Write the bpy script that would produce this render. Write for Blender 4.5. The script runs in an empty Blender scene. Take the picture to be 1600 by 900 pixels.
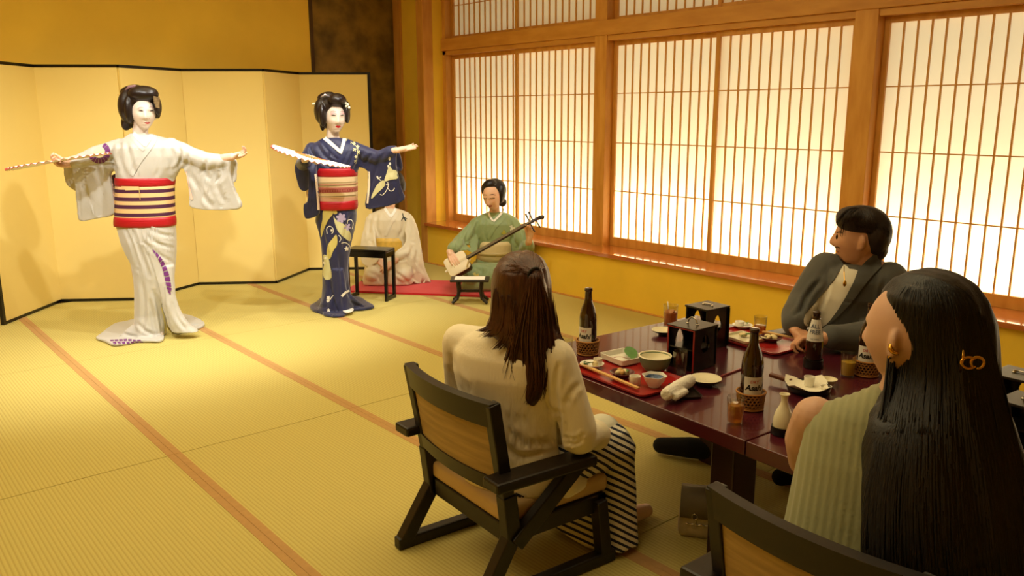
import bpy, bmesh, math, random
import numpy as np
from mathutils import Vector, Matrix
from mathutils.bvhtree import BVHTree
random.seed(7); np.random.seed(7)
sc = bpy.context.scene
col = sc.collection

# ------------------------------------------------------------------ camera
F_PX, PITCH, YAW, ROLL, CAM_H = 1285.02, 0.2104615, 0.7057579, 0.0028206, 1.5
_cp, _sp = math.cos(PITCH), math.sin(PITCH)
_fw = np.array([math.sin(YAW)*_cp, math.cos(YAW)*_cp, -_sp])
_r0 = np.array([math.cos(YAW), -math.sin(YAW), 0.0])
_d0 = np.cross(_fw, _r0)
_rt = _r0*math.cos(ROLL) + _d0*math.sin(ROLL)
_dn = -_r0*math.sin(ROLL) + _d0*math.cos(ROLL)
CAM = np.array([0, 0, CAM_H])
cam_data = bpy.data.cameras.new('camera')
cam = bpy.data.objects.new('camera', cam_data); col.objects.link(cam)
cam_data.sensor_width = 36.0; cam_data.lens = 36.0*F_PX/1600.0
cam_data.clip_start = 0.05
cam.matrix_world = Matrix(((_rt[0], -_dn[0], -_fw[0], 0), (_rt[1], -_dn[1], -_fw[1], 0), (_rt[2], -_dn[2], -_fw[2], CAM_H), (0, 0, 0, 1)))
sc.camera = cam

# ------------------------------------------------------------------ world, lights, exposure
sc.view_settings.view_transform = 'Standard'; sc.view_settings.look = 'None'
sc.view_settings.gamma = 1.0; sc.view_settings.use_curve_mapping = False
sc.view_settings.exposure = 0.0
world = bpy.data.worlds.new('world'); sc.world = world; world.use_nodes = True
world.node_tree.nodes['Background'].inputs[0].default_value = (1.0, 0.72, 0.42, 1)
world.node_tree.nodes['Background'].inputs[1].default_value = 0.02

def area_light(name, loc, target, sx, sy, power, color, spread=180):
    d = bpy.data.lights.new(name, 'AREA'); d.shape = 'RECTANGLE'; d.size = sx; d.size_y = sy
    d.energy = power; d.color = color; d.spread = math.radians(spread)
    o = bpy.data.objects.new(name, d); col.objects.link(o); o.location = loc
    o.rotation_euler = (Vector(target)-Vector(loc)).to_track_quat('-Z', 'Y').to_euler()
    return o
def spot_light(name, loc, target, power, color, angle, blend=0.6, radius=0.05):
    d = bpy.data.lights.new(name, 'SPOT'); d.energy = power; d.color = color
    d.spot_size = math.radians(angle); d.spot_blend = blend; d.shadow_soft_size = radius
    o = bpy.data.objects.new(name, d); col.objects.link(o); o.location = loc
    o.rotation_euler = (Vector(target)-Vector(loc)).to_track_quat('-Z', 'Y').to_euler()
    return o
STAGE = (1.0, 0.98, 0.95); WARM = (1.0, 0.82, 0.46)
spot_light('stage_spot', (0.6, 3.9, 2.85), (1.3, 5.9, 0.6), 168, STAGE, 75, 0.8, 0.05)
spot_light('stage_spot', (2.6, 3.8, 2.85), (2.4, 5.9, 0.6), 168, STAGE, 75, 0.8, 0.05)
spot_light('stage_spot', (0.4, 5.0, 2.85), (1.3, 5.9, 0.3), 78, STAGE, 80, 0.8, 0.05)
spot_light('stage_spot', (2.4, 5.0, 2.85), (2.4, 5.8, 0.3), 60, STAGE, 80, 0.8, 0.05)
spot_light('stage_spot', (3.7, 4.6, 2.85), (3.9, 5.9, 0.3), 95, STAGE, 70, 0.9, 0.05)
spot_light('stage_spot', (1.5, 4.5, 2.85), (1.6, 5.05, 0.0), 70, STAGE, 62, 0.9, 0.06)  # extra spot added to brighten the floor in front of the dancers
area_light('hall_ambient', (1.3, 3.6, 2.87), (1.3, 3.6, 0), 4.2, 5.0, 106, WARM)  # broad unseen panel added as warm ambient fill, not a fixture
area_light('guest_ambient', (2.3, 1.9, 2.87), (2.3, 1.9, 0), 1.0, 1.0, 7, WARM)  # weak warm fill added above the guests, no fixture there
area_light('window_glow', (5.75, 3.2, 1.5), (5.0, 3.2, 1.5), 7.6, 2.4, 76, (1.0, 0.97, 0.88))
area_light('window_low_glow', (5.42, 3.2, 0.42), (5.0, 3.2, 0.95), 7.6, 0.12, 230, (1.0, 0.97, 0.88))

# ------------------------------------------------------------------ pixel helpers (photograph treated as 1600x900)
def ray(u, v):
    return _rt*(u-800)/F_PX + _dn*(v-450)/F_PX + _fw
def onz(u, v, z): d = ray(u, v); return CAM + d*((z-CAM_H)/d[2])
def onx(u, v, x): d = ray(u, v); return CAM + d*(x/d[0])
def ony(u, v, y): d = ray(u, v); return CAM + d*(y/d[1])
NH = np.array([math.sin(YAW), math.cos(YAW), 0.0]); RH = np.array([math.cos(YAW), -math.sin(YAW), 0.0])
def atp(u, v, base, dy=0.0):
    """pixel -> point on the upright plane through BASE that faces the camera heading, pushed DY metres away"""
    d = ray(u, v); t = (np.dot(np.array(base, float), NH) + dy)/np.dot(d, NH)
    return CAM + d*t
def proj(p):
    q = np.asarray(p, float) - CAM
    z = q@_fw
    return np.stack([800+F_PX*(q@_rt)/z, 450+F_PX*(q@_dn)/z], -1)

# ------------------------------------------------------------------ materials
def lin(c):
    if isinstance(c, str):
        c = c.lstrip('#'); c = [int(c[i:i+2], 16)/255 for i in (0, 2, 4)]
    return tuple(x/12.92 if x <= 0.04045 else ((x+0.055)/1.055)**2.4 for x in c) + (1.0,)
MATS = {}
def mat(name, color, rough=0.6, metal=0.0, var=0.0, vscale=6.0, bump=0.0, bscale=60.0, stretch=(1, 1, 1), spec=0.5, trans=0.0, ior=1.45, sheen=0.0, coat=0.0, sss=0.0, alpha=1.0):
    if name in MATS: return MATS[name]
    m = bpy.data.materials.new(name); m.use_nodes = True; MATS[name] = m
    nt = m.node_tree; b = nt.nodes['Principled BSDF']
    c = lin(color)
    b.inputs['Base Color'].default_value = c
    b.inputs['Roughness'].default_value = rough; b.inputs['Metallic'].default_value = metal
    b.inputs['Specular IOR Level'].default_value = spec; b.inputs['IOR'].default_value = ior
    b.inputs['Transmission Weight'].default_value = trans
    b.inputs['Sheen Weight'].default_value = sheen; b.inputs['Coat Weight'].default_value = coat
    if sss: b.inputs['Subsurface Weight'].default_value = sss; b.inputs['Subsurface Radius'].default_value = (0.012, 0.005, 0.003); b.inputs['Subsurface Scale'].default_value = 0.6
    if alpha < 1: b.inputs['Alpha'].default_value = alpha
    if var or bump:
        tc = nt.nodes.new('ShaderNodeTexCoord'); mp = nt.nodes.new('ShaderNodeMapping')
        mp.inputs['Scale'].default_value = stretch
        nt.links.new(tc.outputs['Object'], mp.inputs[0])
    if var:
        n = nt.nodes.new('ShaderNodeTexNoise'); n.inputs['Scale'].default_value = vscale; n.inputs['Detail'].default_value = 4
        nt.links.new(mp.outputs[0], n.inputs['Vector'])
        r = nt.nodes.new('ShaderNodeValToRGB')
        r.color_ramp.elements[0].position = 0.3; r.color_ramp.elements[1].position = 0.7
        r.color_ramp.elements[0].color = tuple(x*(1-var) for x in c[:3])+(1,)
        r.color_ramp.elements[1].color = tuple(min(1, x*(1+var)) for x in c[:3])+(1,)
        nt.links.new(n.outputs[0], r.inputs[0]); nt.links.new(r.outputs[0], b.inputs['Base Color'])
    if bump:
        n2 = nt.nodes.new('ShaderNodeTexNoise'); n2.inputs['Scale'].default_value = bscale; n2.inputs['Detail'].default_value = 3
        nt.links.new(mp.outputs[0], n2.inputs['Vector'])
        bp = nt.nodes.new('ShaderNodeBump'); bp.inputs['Strength'].default_value = bump; bp.inputs['Distance'].default_value = 0.01
        nt.links.new(n2.outputs[0], bp.inputs['Height']); nt.links.new(bp.outputs[0], b.inputs['Normal'])
    return m
def band_mat(name, axis, bands, rough=0.7, bump=0.0):
    """stripes along an object axis: bands = [(start, colour), ...] over the metre coordinate"""
    m = mat(name, bands[0][1], rough)
    nt = m.node_tree; b = nt.nodes['Principled BSDF']
    lo = bands[0][0]; hi = bands[-1][0]
    tc = nt.nodes.new('ShaderNodeTexCoord'); sx = nt.nodes.new('ShaderNodeSeparateXYZ')
    nt.links.new(tc.outputs['Object'], sx.inputs[0])
    mr = nt.nodes.new('ShaderNodeMapRange'); mr.inputs[1].default_value = lo; mr.inputs[2].default_value = hi
    nt.links.new(sx.outputs[axis], mr.inputs[0])
    r = nt.nodes.new('ShaderNodeValToRGB'); r.color_ramp.interpolation = 'CONSTANT'
    els = r.color_ramp.elements
    els[0].position = 0; els[0].color = lin(bands[0][1]); els[1].position = 1.0; els[1].color = lin(bands[-1][1])
    for p, c in bands[1:-1]:
        e = els.new((p-lo)/(hi-lo)); e.color = lin(c)
    nt.links.new(mr.outputs[0], r.inputs[0]); nt.links.new(r.outputs[0], b.inputs['Base Color'])
    return m
def wood(name, c, dark, scale=(30, 2, 30), rough=0.4, coat=0.0):
    m = mat(name, c, rough, coat=coat)
    nt = m.node_tree; b = nt.nodes['Principled BSDF']
    tc = nt.nodes.new('ShaderNodeTexCoord'); mp = nt.nodes.new('ShaderNodeMapping'); mp.inputs['Scale'].default_value = scale
    n = nt.nodes.new('ShaderNodeTexNoise'); n.inputs['Scale'].default_value = 1.0; n.inputs['Detail'].default_value = 5
    r = nt.nodes.new('ShaderNodeValToRGB'); r.color_ramp.elements[0].color = lin(dark); r.color_ramp.elements[1].color = lin(c)
    r.color_ramp.elements[0].position = 0.3; r.color_ramp.elements[1].position = 0.65
    nt.links.new(tc.outputs['Object'], mp.inputs[0]); nt.links.new(mp.outputs[0], n.inputs['Vector'])
    nt.links.new(n.outputs[0], r.inputs[0]); nt.links.new(r.outputs[0], b.inputs['Base Color'])
    return m

# ------------------------------------------------------------------ object helpers
PM = {}
def tag(o, label=None, cat=None, group=None, kind=None):
    if label: o['label'] = label
    if cat: o['category'] = cat
    if group: o['group'] = group
    if kind: o['kind'] = kind
    return o
def thing(name, label, cat, loc=(0, 0, 0), rz=0.0, group=None, kind=None):
    o = bpy.data.objects.new(name, None); col.objects.link(o)
    o.empty_display_size = 0.05
    o.location = [float(x) for x in loc]; o.rotation_euler = (0, 0, rz)
    PM[o.name] = Matrix.Translation([float(x) for x in loc]) @ Matrix.Rotation(rz, 4, 'Z')
    return tag(o, label, cat, group, kind)
def newmesh(name, V, Fc, smooth=False):
    me = bpy.data.meshes.new(name)
    me.from_pydata([tuple(map(float, v)) for v in V], [], [tuple(map(int, f)) for f in Fc])
    if smooth: me.polygons.foreach_set('use_smooth', [True]*len(me.polygons))
    me.update(); return me
def obj(name, me, m=None, parent=None, world=False):
    """ONE mesh object; world=True: ME is in world space and is moved into the parent's frame"""
    o = bpy.data.objects.new(name, me); col.objects.link(o)
    if m is not None and not me.materials: me.materials.append(m)
    if parent is not None:
        o.parent = parent
        if world:
            M = PM.get(parent.name, Matrix.Identity(4)).inverted(); me.transform(M)
            PM[o.name] = PM.get(parent.name, Matrix.Identity(4))
    return o
def copy_tree(o, parent=None):
    c = o.copy(); col.objects.link(c); c.parent = parent
    for ch in list(o.children): copy_tree(ch, c)
    return c
class MB:
    """collects shapes into one mesh"""
    def __init__(s): s.V = []; s.F = []
    def add(s, V, Fc):
        n = len(s.V); s.V += [tuple(v) for v in V]; s.F += [tuple(i+n for i in f) for f in Fc]; return s
    def box(s, a, b, bev=0.0):
        x0, y0, z0 = a; x1, y1, z1 = b
        if bev <= 0:
            V = [(x0, y0, z0), (x1, y0, z0), (x1, y1, z0), (x0, y1, z0), (x0, y0, z1), (x1, y0, z1), (x1, y1, z1), (x0, y1, z1)]
            return s.add(V, [(3, 2, 1, 0), (4, 5, 6, 7), (0, 1, 5, 4), (1, 2, 6, 5), (2, 3, 7, 6), (3, 0, 4, 7)])
        bm = bmesh.new(); bmesh.ops.create_cube(bm, size=1)
        for v in bm.verts: v.co = ((x0+x1)/2+v.co.x*(x1-x0), (y0+y1)/2+v.co.y*(y1-y0), (z0+z1)/2+v.co.z*(z1-z0))
        bmesh.ops.bevel(bm, geom=bm.edges[:], offset=bev, segments=2, affect='EDGES', profile=0.5)
        bm.verts.index_update(); V = [tuple(v.co) for v in bm.verts]; Fc = [[v.index for v in f.verts] for f in bm.faces]; bm.free()
        return s.add(V, Fc)
    def bar(s, p, q, w, h, up=(0, 0, 1), bev=0.0):
        """rectangular bar from P to Q: width W across, height H along UP"""
        p = Vector(p); q = Vector(q); d = (q-p); L = d.length; d.normalize(); u = Vector(up); sd = d.cross(u).normalized(); u = sd.cross(d).normalized()
        t = MB().box((0, -w/2, -h/2), (L, w/2, h/2), bev)
        return s.add([tuple(p + d*x + sd*y + u*z) for x, y, z in t.V], t.F)
    def lathe(s, prof, c=(0, 0, 0), n=32, cap=True):
        """profile [(r, z), ...] spun about z at C"""
        V = []; Fc = []
        for r, z in prof:
            for k in range(n):
                a = 2*math.pi*k/n; V.append((c[0]+r*math.cos(a), c[1]+r*math.sin(a), c[2]+z))
        for i in range(len(prof)-1):
            for k in range(n):
                j = (k+1) % n; Fc.append((i*n+k, i*n+j, (i+1)*n+j, (i+1)*n+k))
        if cap:
            Fc.append(tuple(range(n-1, -1, -1))); L = (len(prof)-1)*n; Fc.append(tuple(L+k for k in range(n)))
        return s.add(V, Fc)
    def tube(s, pts, radii, n=10, cap=True, flat=None):
        """swept tube through PTS; radii number or list; flat=(scale, axis) squashes the section"""
        pts = [Vector(p) for p in pts]; m = len(pts)
        if not hasattr(radii, '__len__'): radii = [radii]*m
        V = []; Fc = []; prev = None
        for i, p in enumerate(pts):
            t = (pts[min(i+1, m-1)]-pts[max(i-1, 0)]).normalized()
            if prev is None:
                a = Vector((0, 0, 1)) if abs(t.z) < 0.9 else Vector((1, 0, 0)); nrm = t.cross(a).normalized()
            else:
                nrm = (prev - t*prev.dot(t)).normalized()
            prev = nrm; bn = t.cross(nrm)
            for k in range(n):
                an = 2*math.pi*k/n; off = nrm*math.cos(an)*radii[i] + bn*math.sin(an)*radii[i]
                if flat: ax = Vector(flat[1]).normalized(); off = off - ax*off.dot(ax)*(1-flat[0])
                V.append(tuple(p+off))
        for i in range(m-1):
            for k in range(n):
                j = (k+1) % n; Fc.append((i*n+k, i*n+j, (i+1)*n+j, (i+1)*n+k))
        if cap: Fc.append(tuple(range(n-1, -1, -1))); Fc.append(tuple((m-1)*n+k for k in range(n)))
        return s.add(V, Fc)
    def ell(s, c, r, rot=None, nu=20, nv=14):
        V = []; Fc = []
        R3 = rot if rot is not None else np.eye(3); c = np.array(c, float)
        V.append(c + R3@np.array([0, 0, -r[2]]))
        for i in range(1, nv):
            ph = -math.pi/2+math.pi*i/nv
            for k in range(nu):
                a = 2*math.pi*k/nu
                V.append(c + R3@np.array([r[0]*math.cos(ph)*math.cos(a), r[1]*math.cos(ph)*math.sin(a), r[2]*math.sin(ph)]))
        V.append(c + R3@np.array([0, 0, r[2]])); L = len(V)-1
        for k in range(nu):
            j = (k+1) % nu
            Fc.append((0, 1+j, 1+k)); Fc.append((L, L-nu+k, L-nu+j))
            for i in range(nv-2): Fc.append((1+i*nu+k, 1+i*nu+j, 1+(i+1)*nu+j, 1+(i+1)*nu+k))
        return s.add(V, Fc)
    def chain(s, pts, radii, n=14):
        """capsules through PTS with a radius at each"""
        pts = [np.array(p, float) for p in pts]
        for i in range(len(pts)):
            s.ell(pts[i], (radii[i],)*3, nu=n, nv=10)
            if i+1 < len(pts) and np.linalg.norm(pts[i+1]-pts[i]) > 1e-5: s.tube([pts[i], pts[i+1]], [radii[i], radii[i+1]], n)
        return s
    def loft(s, rings, cap=True):
        n = len(rings[0]); V = [tuple(p) for r in rings for p in r]; Fc = []
        for i in range(len(rings)-1):
            for k in range(n):
                j = (k+1) % n; Fc.append((i*n+k, i*n+j, (i+1)*n+j, (i+1)*n+k))
        if cap: Fc.append(tuple(range(n-1, -1, -1))); L = (len(rings)-1)*n; Fc.append(tuple(L+k for k in range(n)))
        return s.add(V, Fc)
    def prism(s, poly, off):
        n = len(poly); poly = [np.array(p, float) for p in poly]; off = np.array(off, float)
        V = [tuple(p-off/2) for p in poly]+[tuple(p+off/2) for p in poly]
        Fc = [tuple(range(n)), tuple(range(2*n-1, n-1, -1))]+[((k+1) % n, k, n+k, n+(k+1) % n) for k in range(n)]
        return s.add(V, Fc)
    def xf(s, M):
        s.V = [tuple(M @ Vector(v)) for v in s.V]; return s
    def mesh(s, name='mesh', smooth=False): return newmesh(name, s.V, s.F, smooth)
    def build(s, name, m, parent=None, smooth=False, world=False):
        return obj(name, s.mesh(name, smooth), m, parent, world)
def autosmooth(o, ang=40):
    me = o.data; me.polygons.foreach_set('use_smooth', [True]*len(me.polygons))
    me.set_sharp_from_angle(angle=math.radians(ang)); return o
def fuse(mb, voxel=0.006, smooth=4, deci=0.5, name='fused', factor=0.5):
    """one continuous skin around all shapes of MB"""
    bm = bmesh.new(); me = mb.mesh('tmp'); bm.from_mesh(me); bmesh.ops.recalc_face_normals(bm, faces=bm.faces[:]); bm.to_mesh(me); bm.free()
    o = bpy.data.objects.new('tmp', me); col.objects.link(o)
    r = o.modifiers.new('r', 'REMESH'); r.mode = 'VOXEL'; r.voxel_size = voxel; r.use_smooth_shade = True
    if smooth: q = o.modifiers.new('s', 'SMOOTH'); q.iterations = smooth; q.factor = factor
    if deci < 1: d = o.modifiers.new('d', 'DECIMATE'); d.ratio = deci
    dg = bpy.context.evaluated_depsgraph_get()
    out = bpy.data.meshes.new_from_object(o.evaluated_get(dg)); out.name = name
    bpy.data.objects.remove(o); bpy.data.meshes.remove(me)
    out.materials.clear(); out.polygons.foreach_set('use_smooth', [True]*len(out.polygons)); out.update()
    return out
def coords(me):
    a = np.empty(len(me.vertices)*3); me.vertices.foreach_get('co', a); return a.reshape(-1, 3)
def normals(me):
    a = np.empty(len(me.vertices)*3); me.vertex_normals.foreach_get('vector', a); return a.reshape(-1, 3)
def setco(me, a): me.vertices.foreach_set('co', a.ravel()); me.update()
def bvh_of(*mes):
    V = []; Fc = []
    for me in mes:
        n = len(V); V += [v.co.copy() for v in me.vertices]; Fc += [tuple(i+n for i in p.vertices) for p in me.polygons]
    return BVHTree.FromPolygons(V, Fc)
def smooth_poly(pts, closed=True, sub=3):
    """Catmull-Rom through PTS"""
    pts = [np.array(p, float) for p in pts]; n = len(pts); out = []
    for i in range(n if closed else n-1):
        if closed: p0, p1, p2, p3 = pts[i-1], pts[i], pts[(i+1) % n], pts[(i+2) % n]
        else: p0, p1, p2, p3 = pts[max(i-1, 0)], pts[i], pts[i+1], pts[min(i+2, n-1)]
        for k in range(sub):
            t = k/sub
            out.append(0.5*((2*p1)+(-p0+p2)*t+(2*p0-5*p1+4*p2-p3)*t*t+(-p0+3*p1-3*p2+p3)*t**3))
    if not closed: out.append(pts[-1])
    return out
def lay(bvh, polys, name, m, parent, lift=0.003, step=4.0, world=True):
    """thin cloth/paint pieces laid on a surface: outlines are given as seen in the photograph and dropped onto the surface"""
    bm = bmesh.new()
    for poly in polys:
        vs = [bm.verts.new((p[0], p[1], 0)) for p in poly]
        try: bm.faces.new(vs)
        except ValueError: pass
    bmesh.ops.triangulate(bm, faces=bm.faces[:])
    for _ in range(5):
        es = [e for e in bm.edges if e.calc_length() > step]
        if not es: break
        bmesh.ops.subdivide_edges(bm, edges=es, cuts=1); bmesh.ops.triangulate(bm, faces=[f for f in bm.faces if len(f.verts) > 3])
    o0 = Vector(CAM); bad = []
    hits = {}
    for v in bm.verts:
        d = Vector(ray(v.co.x, v.co.y)).normalized(); h = bvh.ray_cast(o0, d)
        if h[0] is None:
            bad.append(v); continue
        hits[v] = h[0] - d*lift
    for v in bad:
        best = min(hits.items(), key=lambda kv: (kv[0].co.xy-v.co.xy).length, default=None)
        if best is None: continue
        dist = (best[1]-o0).length; d = Vector(ray(v.co.x, v.co.y)).normalized(); p = o0+d*dist
        q = bvh.find_nearest(p); hits[v] = (q[0]-d*lift) if q[0] is not None and (q[0]-p).length < 0.02 else p
    if not hits: bm.free(); return None
    for v, p in hits.items(): v.co = p
    me = bpy.data.meshes.new(name); bm.to_mesh(me); bm.free()
    me.polygons.foreach_set('use_smooth', [True]*len(me.polygons))
    return obj(name, me, m, parent, world)
def stroke(pts, w0, w1=None, sub=4, smooth=True):
    """outline of a brush stroke through pixel points"""
    p = smooth_poly(pts, False, sub) if smooth and len(pts) > 2 else [np.array(q, float) for q in pts]
    n = len(p); w1 = w0 if w1 is None else w1; L = []; Rr = []
    for i in range(n):
        t = p[min(i+1, n-1)]-p[max(i-1, 0)]; t = t/(np.linalg.norm(t)+1e-9); nn = np.array([-t[1], t[0]]); w = (w0+(w1-w0)*i/(n-1))/2
        L.append(p[i]+nn*w); Rr.append(p[i]-nn*w)
    return L+Rr[::-1]
def disc(c, rx, ry=None, n=14, a0=0): ry = ry or rx; return [(c[0]+rx*math.cos(a0+2*math.pi*k/n), c[1]+ry*math.sin(a0+2*math.pi*k/n)) for k in range(n)]
# ================================================================== SETTING
M_wood = wood('window_wood', '#dca24c', '#c88a38', (14, 14, 3), 0.45)
M_woodh = wood('beam_wood', '#d49a46', '#c28636', (14, 3, 14), 0.45)
M_sill = wood('sill_wood', '#c9773a', '#b5652e', (20, 3, 20), 0.12, coat=1.0)
M_wall = mat('wall_plaster', '#f3cb40', 0.85, var=0.05, vscale=3, bump=0.08, bscale=220)
M_wallb = mat('wall_plaster_gold', '#f2cb4c', 0.8, var=0.04, vscale=3, bump=0.05, bscale=200)
M_ceil = mat('ceiling_board', '#d6c6a0', 0.7, var=0.06, vscale=4)
M_dark = mat('dark_lacquer_panel', '#7e6428', 0.4, var=0.5, vscale=5, bump=0.15, bscale=14)
M_slat = mat('slat_wood', '#d39a48', 0.5)

def tatami_mat():
    m = mat('tatami_rush', '#cab968', 0.75)
    nt = m.node_tree; b = nt.nodes['Principled BSDF']
    tc = nt.nodes.new('ShaderNodeTexCoord')
    w = nt.nodes.new('ShaderNodeTexWave'); w.wave_type = 'BANDS'; w.bands_direction = 'X'; w.wave_profile = 'SIN'
    w.inputs['Scale'].default_value = 20.5; w.inputs['Distortion'].default_value = 0.15; w.inputs['Detail'].default_value = 1
    mp = nt.nodes.new('ShaderNodeMapping'); mp.inputs['Scale'].default_value = (3, 60, 1)
    n = nt.nodes.new('ShaderNodeTexNoise'); n.inputs['Scale'].default_value = 8
    nt.links.new(tc.outputs['Object'], w.inputs['Vector']); nt.links.new(tc.outputs['Object'], mp.inputs[0]); nt.links.new(mp.outputs[0], n.inputs['Vector'])
    r = nt.nodes.new('ShaderNodeValToRGB'); r.color_ramp.elements[0].color = lin('#bca95b'); r.color_ramp.elements[1].color = lin('#cabb6a')
    r.color_ramp.elements[0].position = 0.05; r.color_ramp.elements[1].position = 0.55
    r2 = nt.nodes.new('ShaderNodeMapRange'); r2.inputs[3].default_value = 0.9; r2.inputs[4].default_value = 1.08
    nt.links.new(n.outputs[0], r2.inputs[0])
    mx = nt.nodes.new('ShaderNodeMix'); mx.data_type = 'RGBA'; mx.blend_type = 'MULTIPLY'; mx.inputs[0].default_value = 1
    nt.links.new(w.outputs[1], r.inputs[0]); nt.links.new(r.outputs[0], mx.inputs[6]); nt.links.new(r2.outputs[0], mx.inputs[7])
    nt.links.new(mx.outputs[2], b.inputs['Base Color'])
    bp = nt.nodes.new('ShaderNodeBump'); bp.inputs['Strength'].default_value = 0.22; bp.inputs['Distance'].default_value = 0.003
    nt.links.new(w.outputs[1], bp.inputs['Height']); nt.links.new(bp.outputs[0], b.inputs['Normal'])
    return m
M_tatami = tatami_mat(); M_heri = mat('tatami_border_cloth', '#b98f55', 0.8, var=0.06, vscale=40)
X0, XW, Y0, DY = 4.724, 0.909, 3.62, 1.84
fl = MB().box((-2.6, -3.8, -0.2), (5.4, 7.5, -0.032)).build('floor', mat('floor_base', '#8a6a35', 0.9))
tag(fl, 'golden tatami floor of ribbed mats with tan cloth borders', 'floor', kind='structure')
def mat_mesh():
    return MB().box((-XW/2+0.0008, 0.0022, -0.03), (XW/2-0.0008, DY-0.0022, 0.0), 0.0008).mesh('tatami_mat')
tm = mat_mesh(); tm.materials.append(M_tatami)
bmL = MB().box((-XW/2+0.0005, 0.001, -0.029), (-XW/2+0.031, DY-0.001, 0.0016), 0.0007).mesh('mat_border'); bmL.materials.append(M_heri)
bmR = MB().box((XW/2-0.031, 0.001, -0.029), (XW/2-0.0005, DY-0.001, 0.0016), 0.0007).mesh('mat_border'); bmR.materials.append(M_heri)
for i in range(8):
    for j in range(-4, 2):
        t = obj('tatami_mat', tm, None, fl); t.location = (X0-XW*(i+0.5), Y0+DY*j, 0)
        for bme in (bmL, bmR):
            obj('mat_border', bme, None, t)
# walls
YB = 7.47
w = MB().box((-2.6, YB, -0.03), (3.84, YB+0.12, 2.9)).build('wall_back', M_wallb); tag(w, 'golden plaster wall rising behind the folding screen', 'wall', kind='structure')
w = MB().box((3.875, YB+0.012, -0.03), (4.82, YB+0.12, 2.9)).build('wall_back_dark', M_dark); tag(w, 'dark mottled brown wall panel behind the screen end', 'wall', kind='structure')
w = MB().box((3.84, YB-0.012, -0.03), (3.876, YB+0.1, 2.9), 0.003).build('trim_1', mat('dark_trim', '#4a3216', 0.5)); tag(w, 'thin dark upright trim between golden wall and dark panel', 'trim', kind='structure')
w = MB().box((4.80, 6.96, -0.03), (4.95, YB+0.12, 2.9)).build('wall_right_recess', M_wall); tag(w, 'narrow olive yellow wall strip left of the corner column', 'wall', kind='structure')
w = MB().box((4.776, 7.34, -0.03), (4.80, 7.47, 2.9), 0.004).build('trim_2', M_wood); tag(w, 'slim wooden strip beside the dark panel', 'trim', kind='structure')
w = MB().box((4.712, 6.85, -0.03), (4.83, 6.96, 2.9), 0.006).build('trim_3', M_wood); tag(w, 'square wooden corner column at the end of the window', 'column', kind='structure')
w = MB().box((4.83, 6.852, -0.03), (5.12, 6.958, 2.9)).build('wall_right_return', M_wall); tag(w, 'yellow plaster return between corner column and shoji window', 'wall', kind='structure')
w = MB().box((4.716, -3.8, -0.03), (4.84, 6.86, 0.384)).build('wall_right', M_wall); tag(w, 'low mustard yellow wall under the window ledge', 'wall', kind='structure')
w = MB().box((4.70, -3.8, -0.03), (4.7165, 6.85, 0.010), 0.002).build('baseboard_right', M_wood); tag(w, 'thin wooden strip where tatami meets the low yellow wall', 'baseboard', kind='structure')
w = MB().box((4.68, -3.8, 0.384), (5.12, 6.856, 0.415), 0.003).build('window_sill_ledge', M_sill); tag(w, 'long glossy wooden ledge below the shoji windows', 'sill', kind='structure')
w = MB().box((4.93, -3.8, 2.75), (5.12, 6.96, 2.9)).build('wall_right_upper', M_wall); tag(w, 'yellow wall strip above the transom', 'wall', kind='structure')
w = MB().box((-2.72, -3.8, -0.03), (-2.6, YB+0.12, 2.9)).build('wall_left', M_wallb); tag(w, 'plain golden wall on the far left side of the room', 'wall', kind='structure')
w = MB().box((-2.72, -3.92, -0.03), (5.4, -3.8, 2.9)).build('wall_front', M_wallb); tag(w, 'plain golden wall behind the viewer', 'wall', kind='structure')
w = MB().box((-2.72, -3.92, 2.9), (5.4, YB+0.12, 3.0)).build('ceiling', M_ceil); tag(w, 'plain wooden ceiling above the hall', 'ceiling', kind='structure')
# beams and posts
bays = [(6.80, 4.765), (4.635, 2.60), (2.455, 0.42), (0.275, -1.76), (-1.905, -3.8)]
b = MB().box((4.925, -3.8, 2.092), (5.10, 6.852, 2.205), 0.004).build('trim_4', M_woodh); tag(b, 'long horizontal wooden beam above the lower shoji', 'beam', kind='structure')
b = MB().box((4.945, -3.8, 2.05), (5.09, 6.852, 2.092), 0.003).build('trim_5', M_woodh); tag(b, 'grooved wooden head rail the lower shoji slide in', 'rail', kind='structure')
b = MB().box((4.925, -3.8, 2.63), (5.10, 6.852, 2.75), 0.004).build('trim_6', M_woodh); tag(b, 'wooden beam above the transom shoji', 'beam', kind='structure')
k = 7
for y0, y1, l in ((4.635, 4.765, 'broad wooden post between first and second window bay'), (2.455, 2.60, 'broad wooden post behind the person in the grey jacket'), (0.275, 0.42, 'broad wooden post beyond the third window bay'), (-1.905, -1.76, 'broad wooden post far behind the viewer')):
    b = MB().box((4.935, y0, 0.4), (5.10, y1, 2.63), 0.004).build('trim_%d' % k, M_wood); tag(b, l, 'post', kind='structure'); k += 1
b = MB().box((4.945, 6.80, 0.414), (5.10, 6.853, 2.63), 0.003).build('trim_%d' % k, M_wood); tag(b, 'wooden jamb at the corner end of the window', 'jamb', kind='structure')
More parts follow.
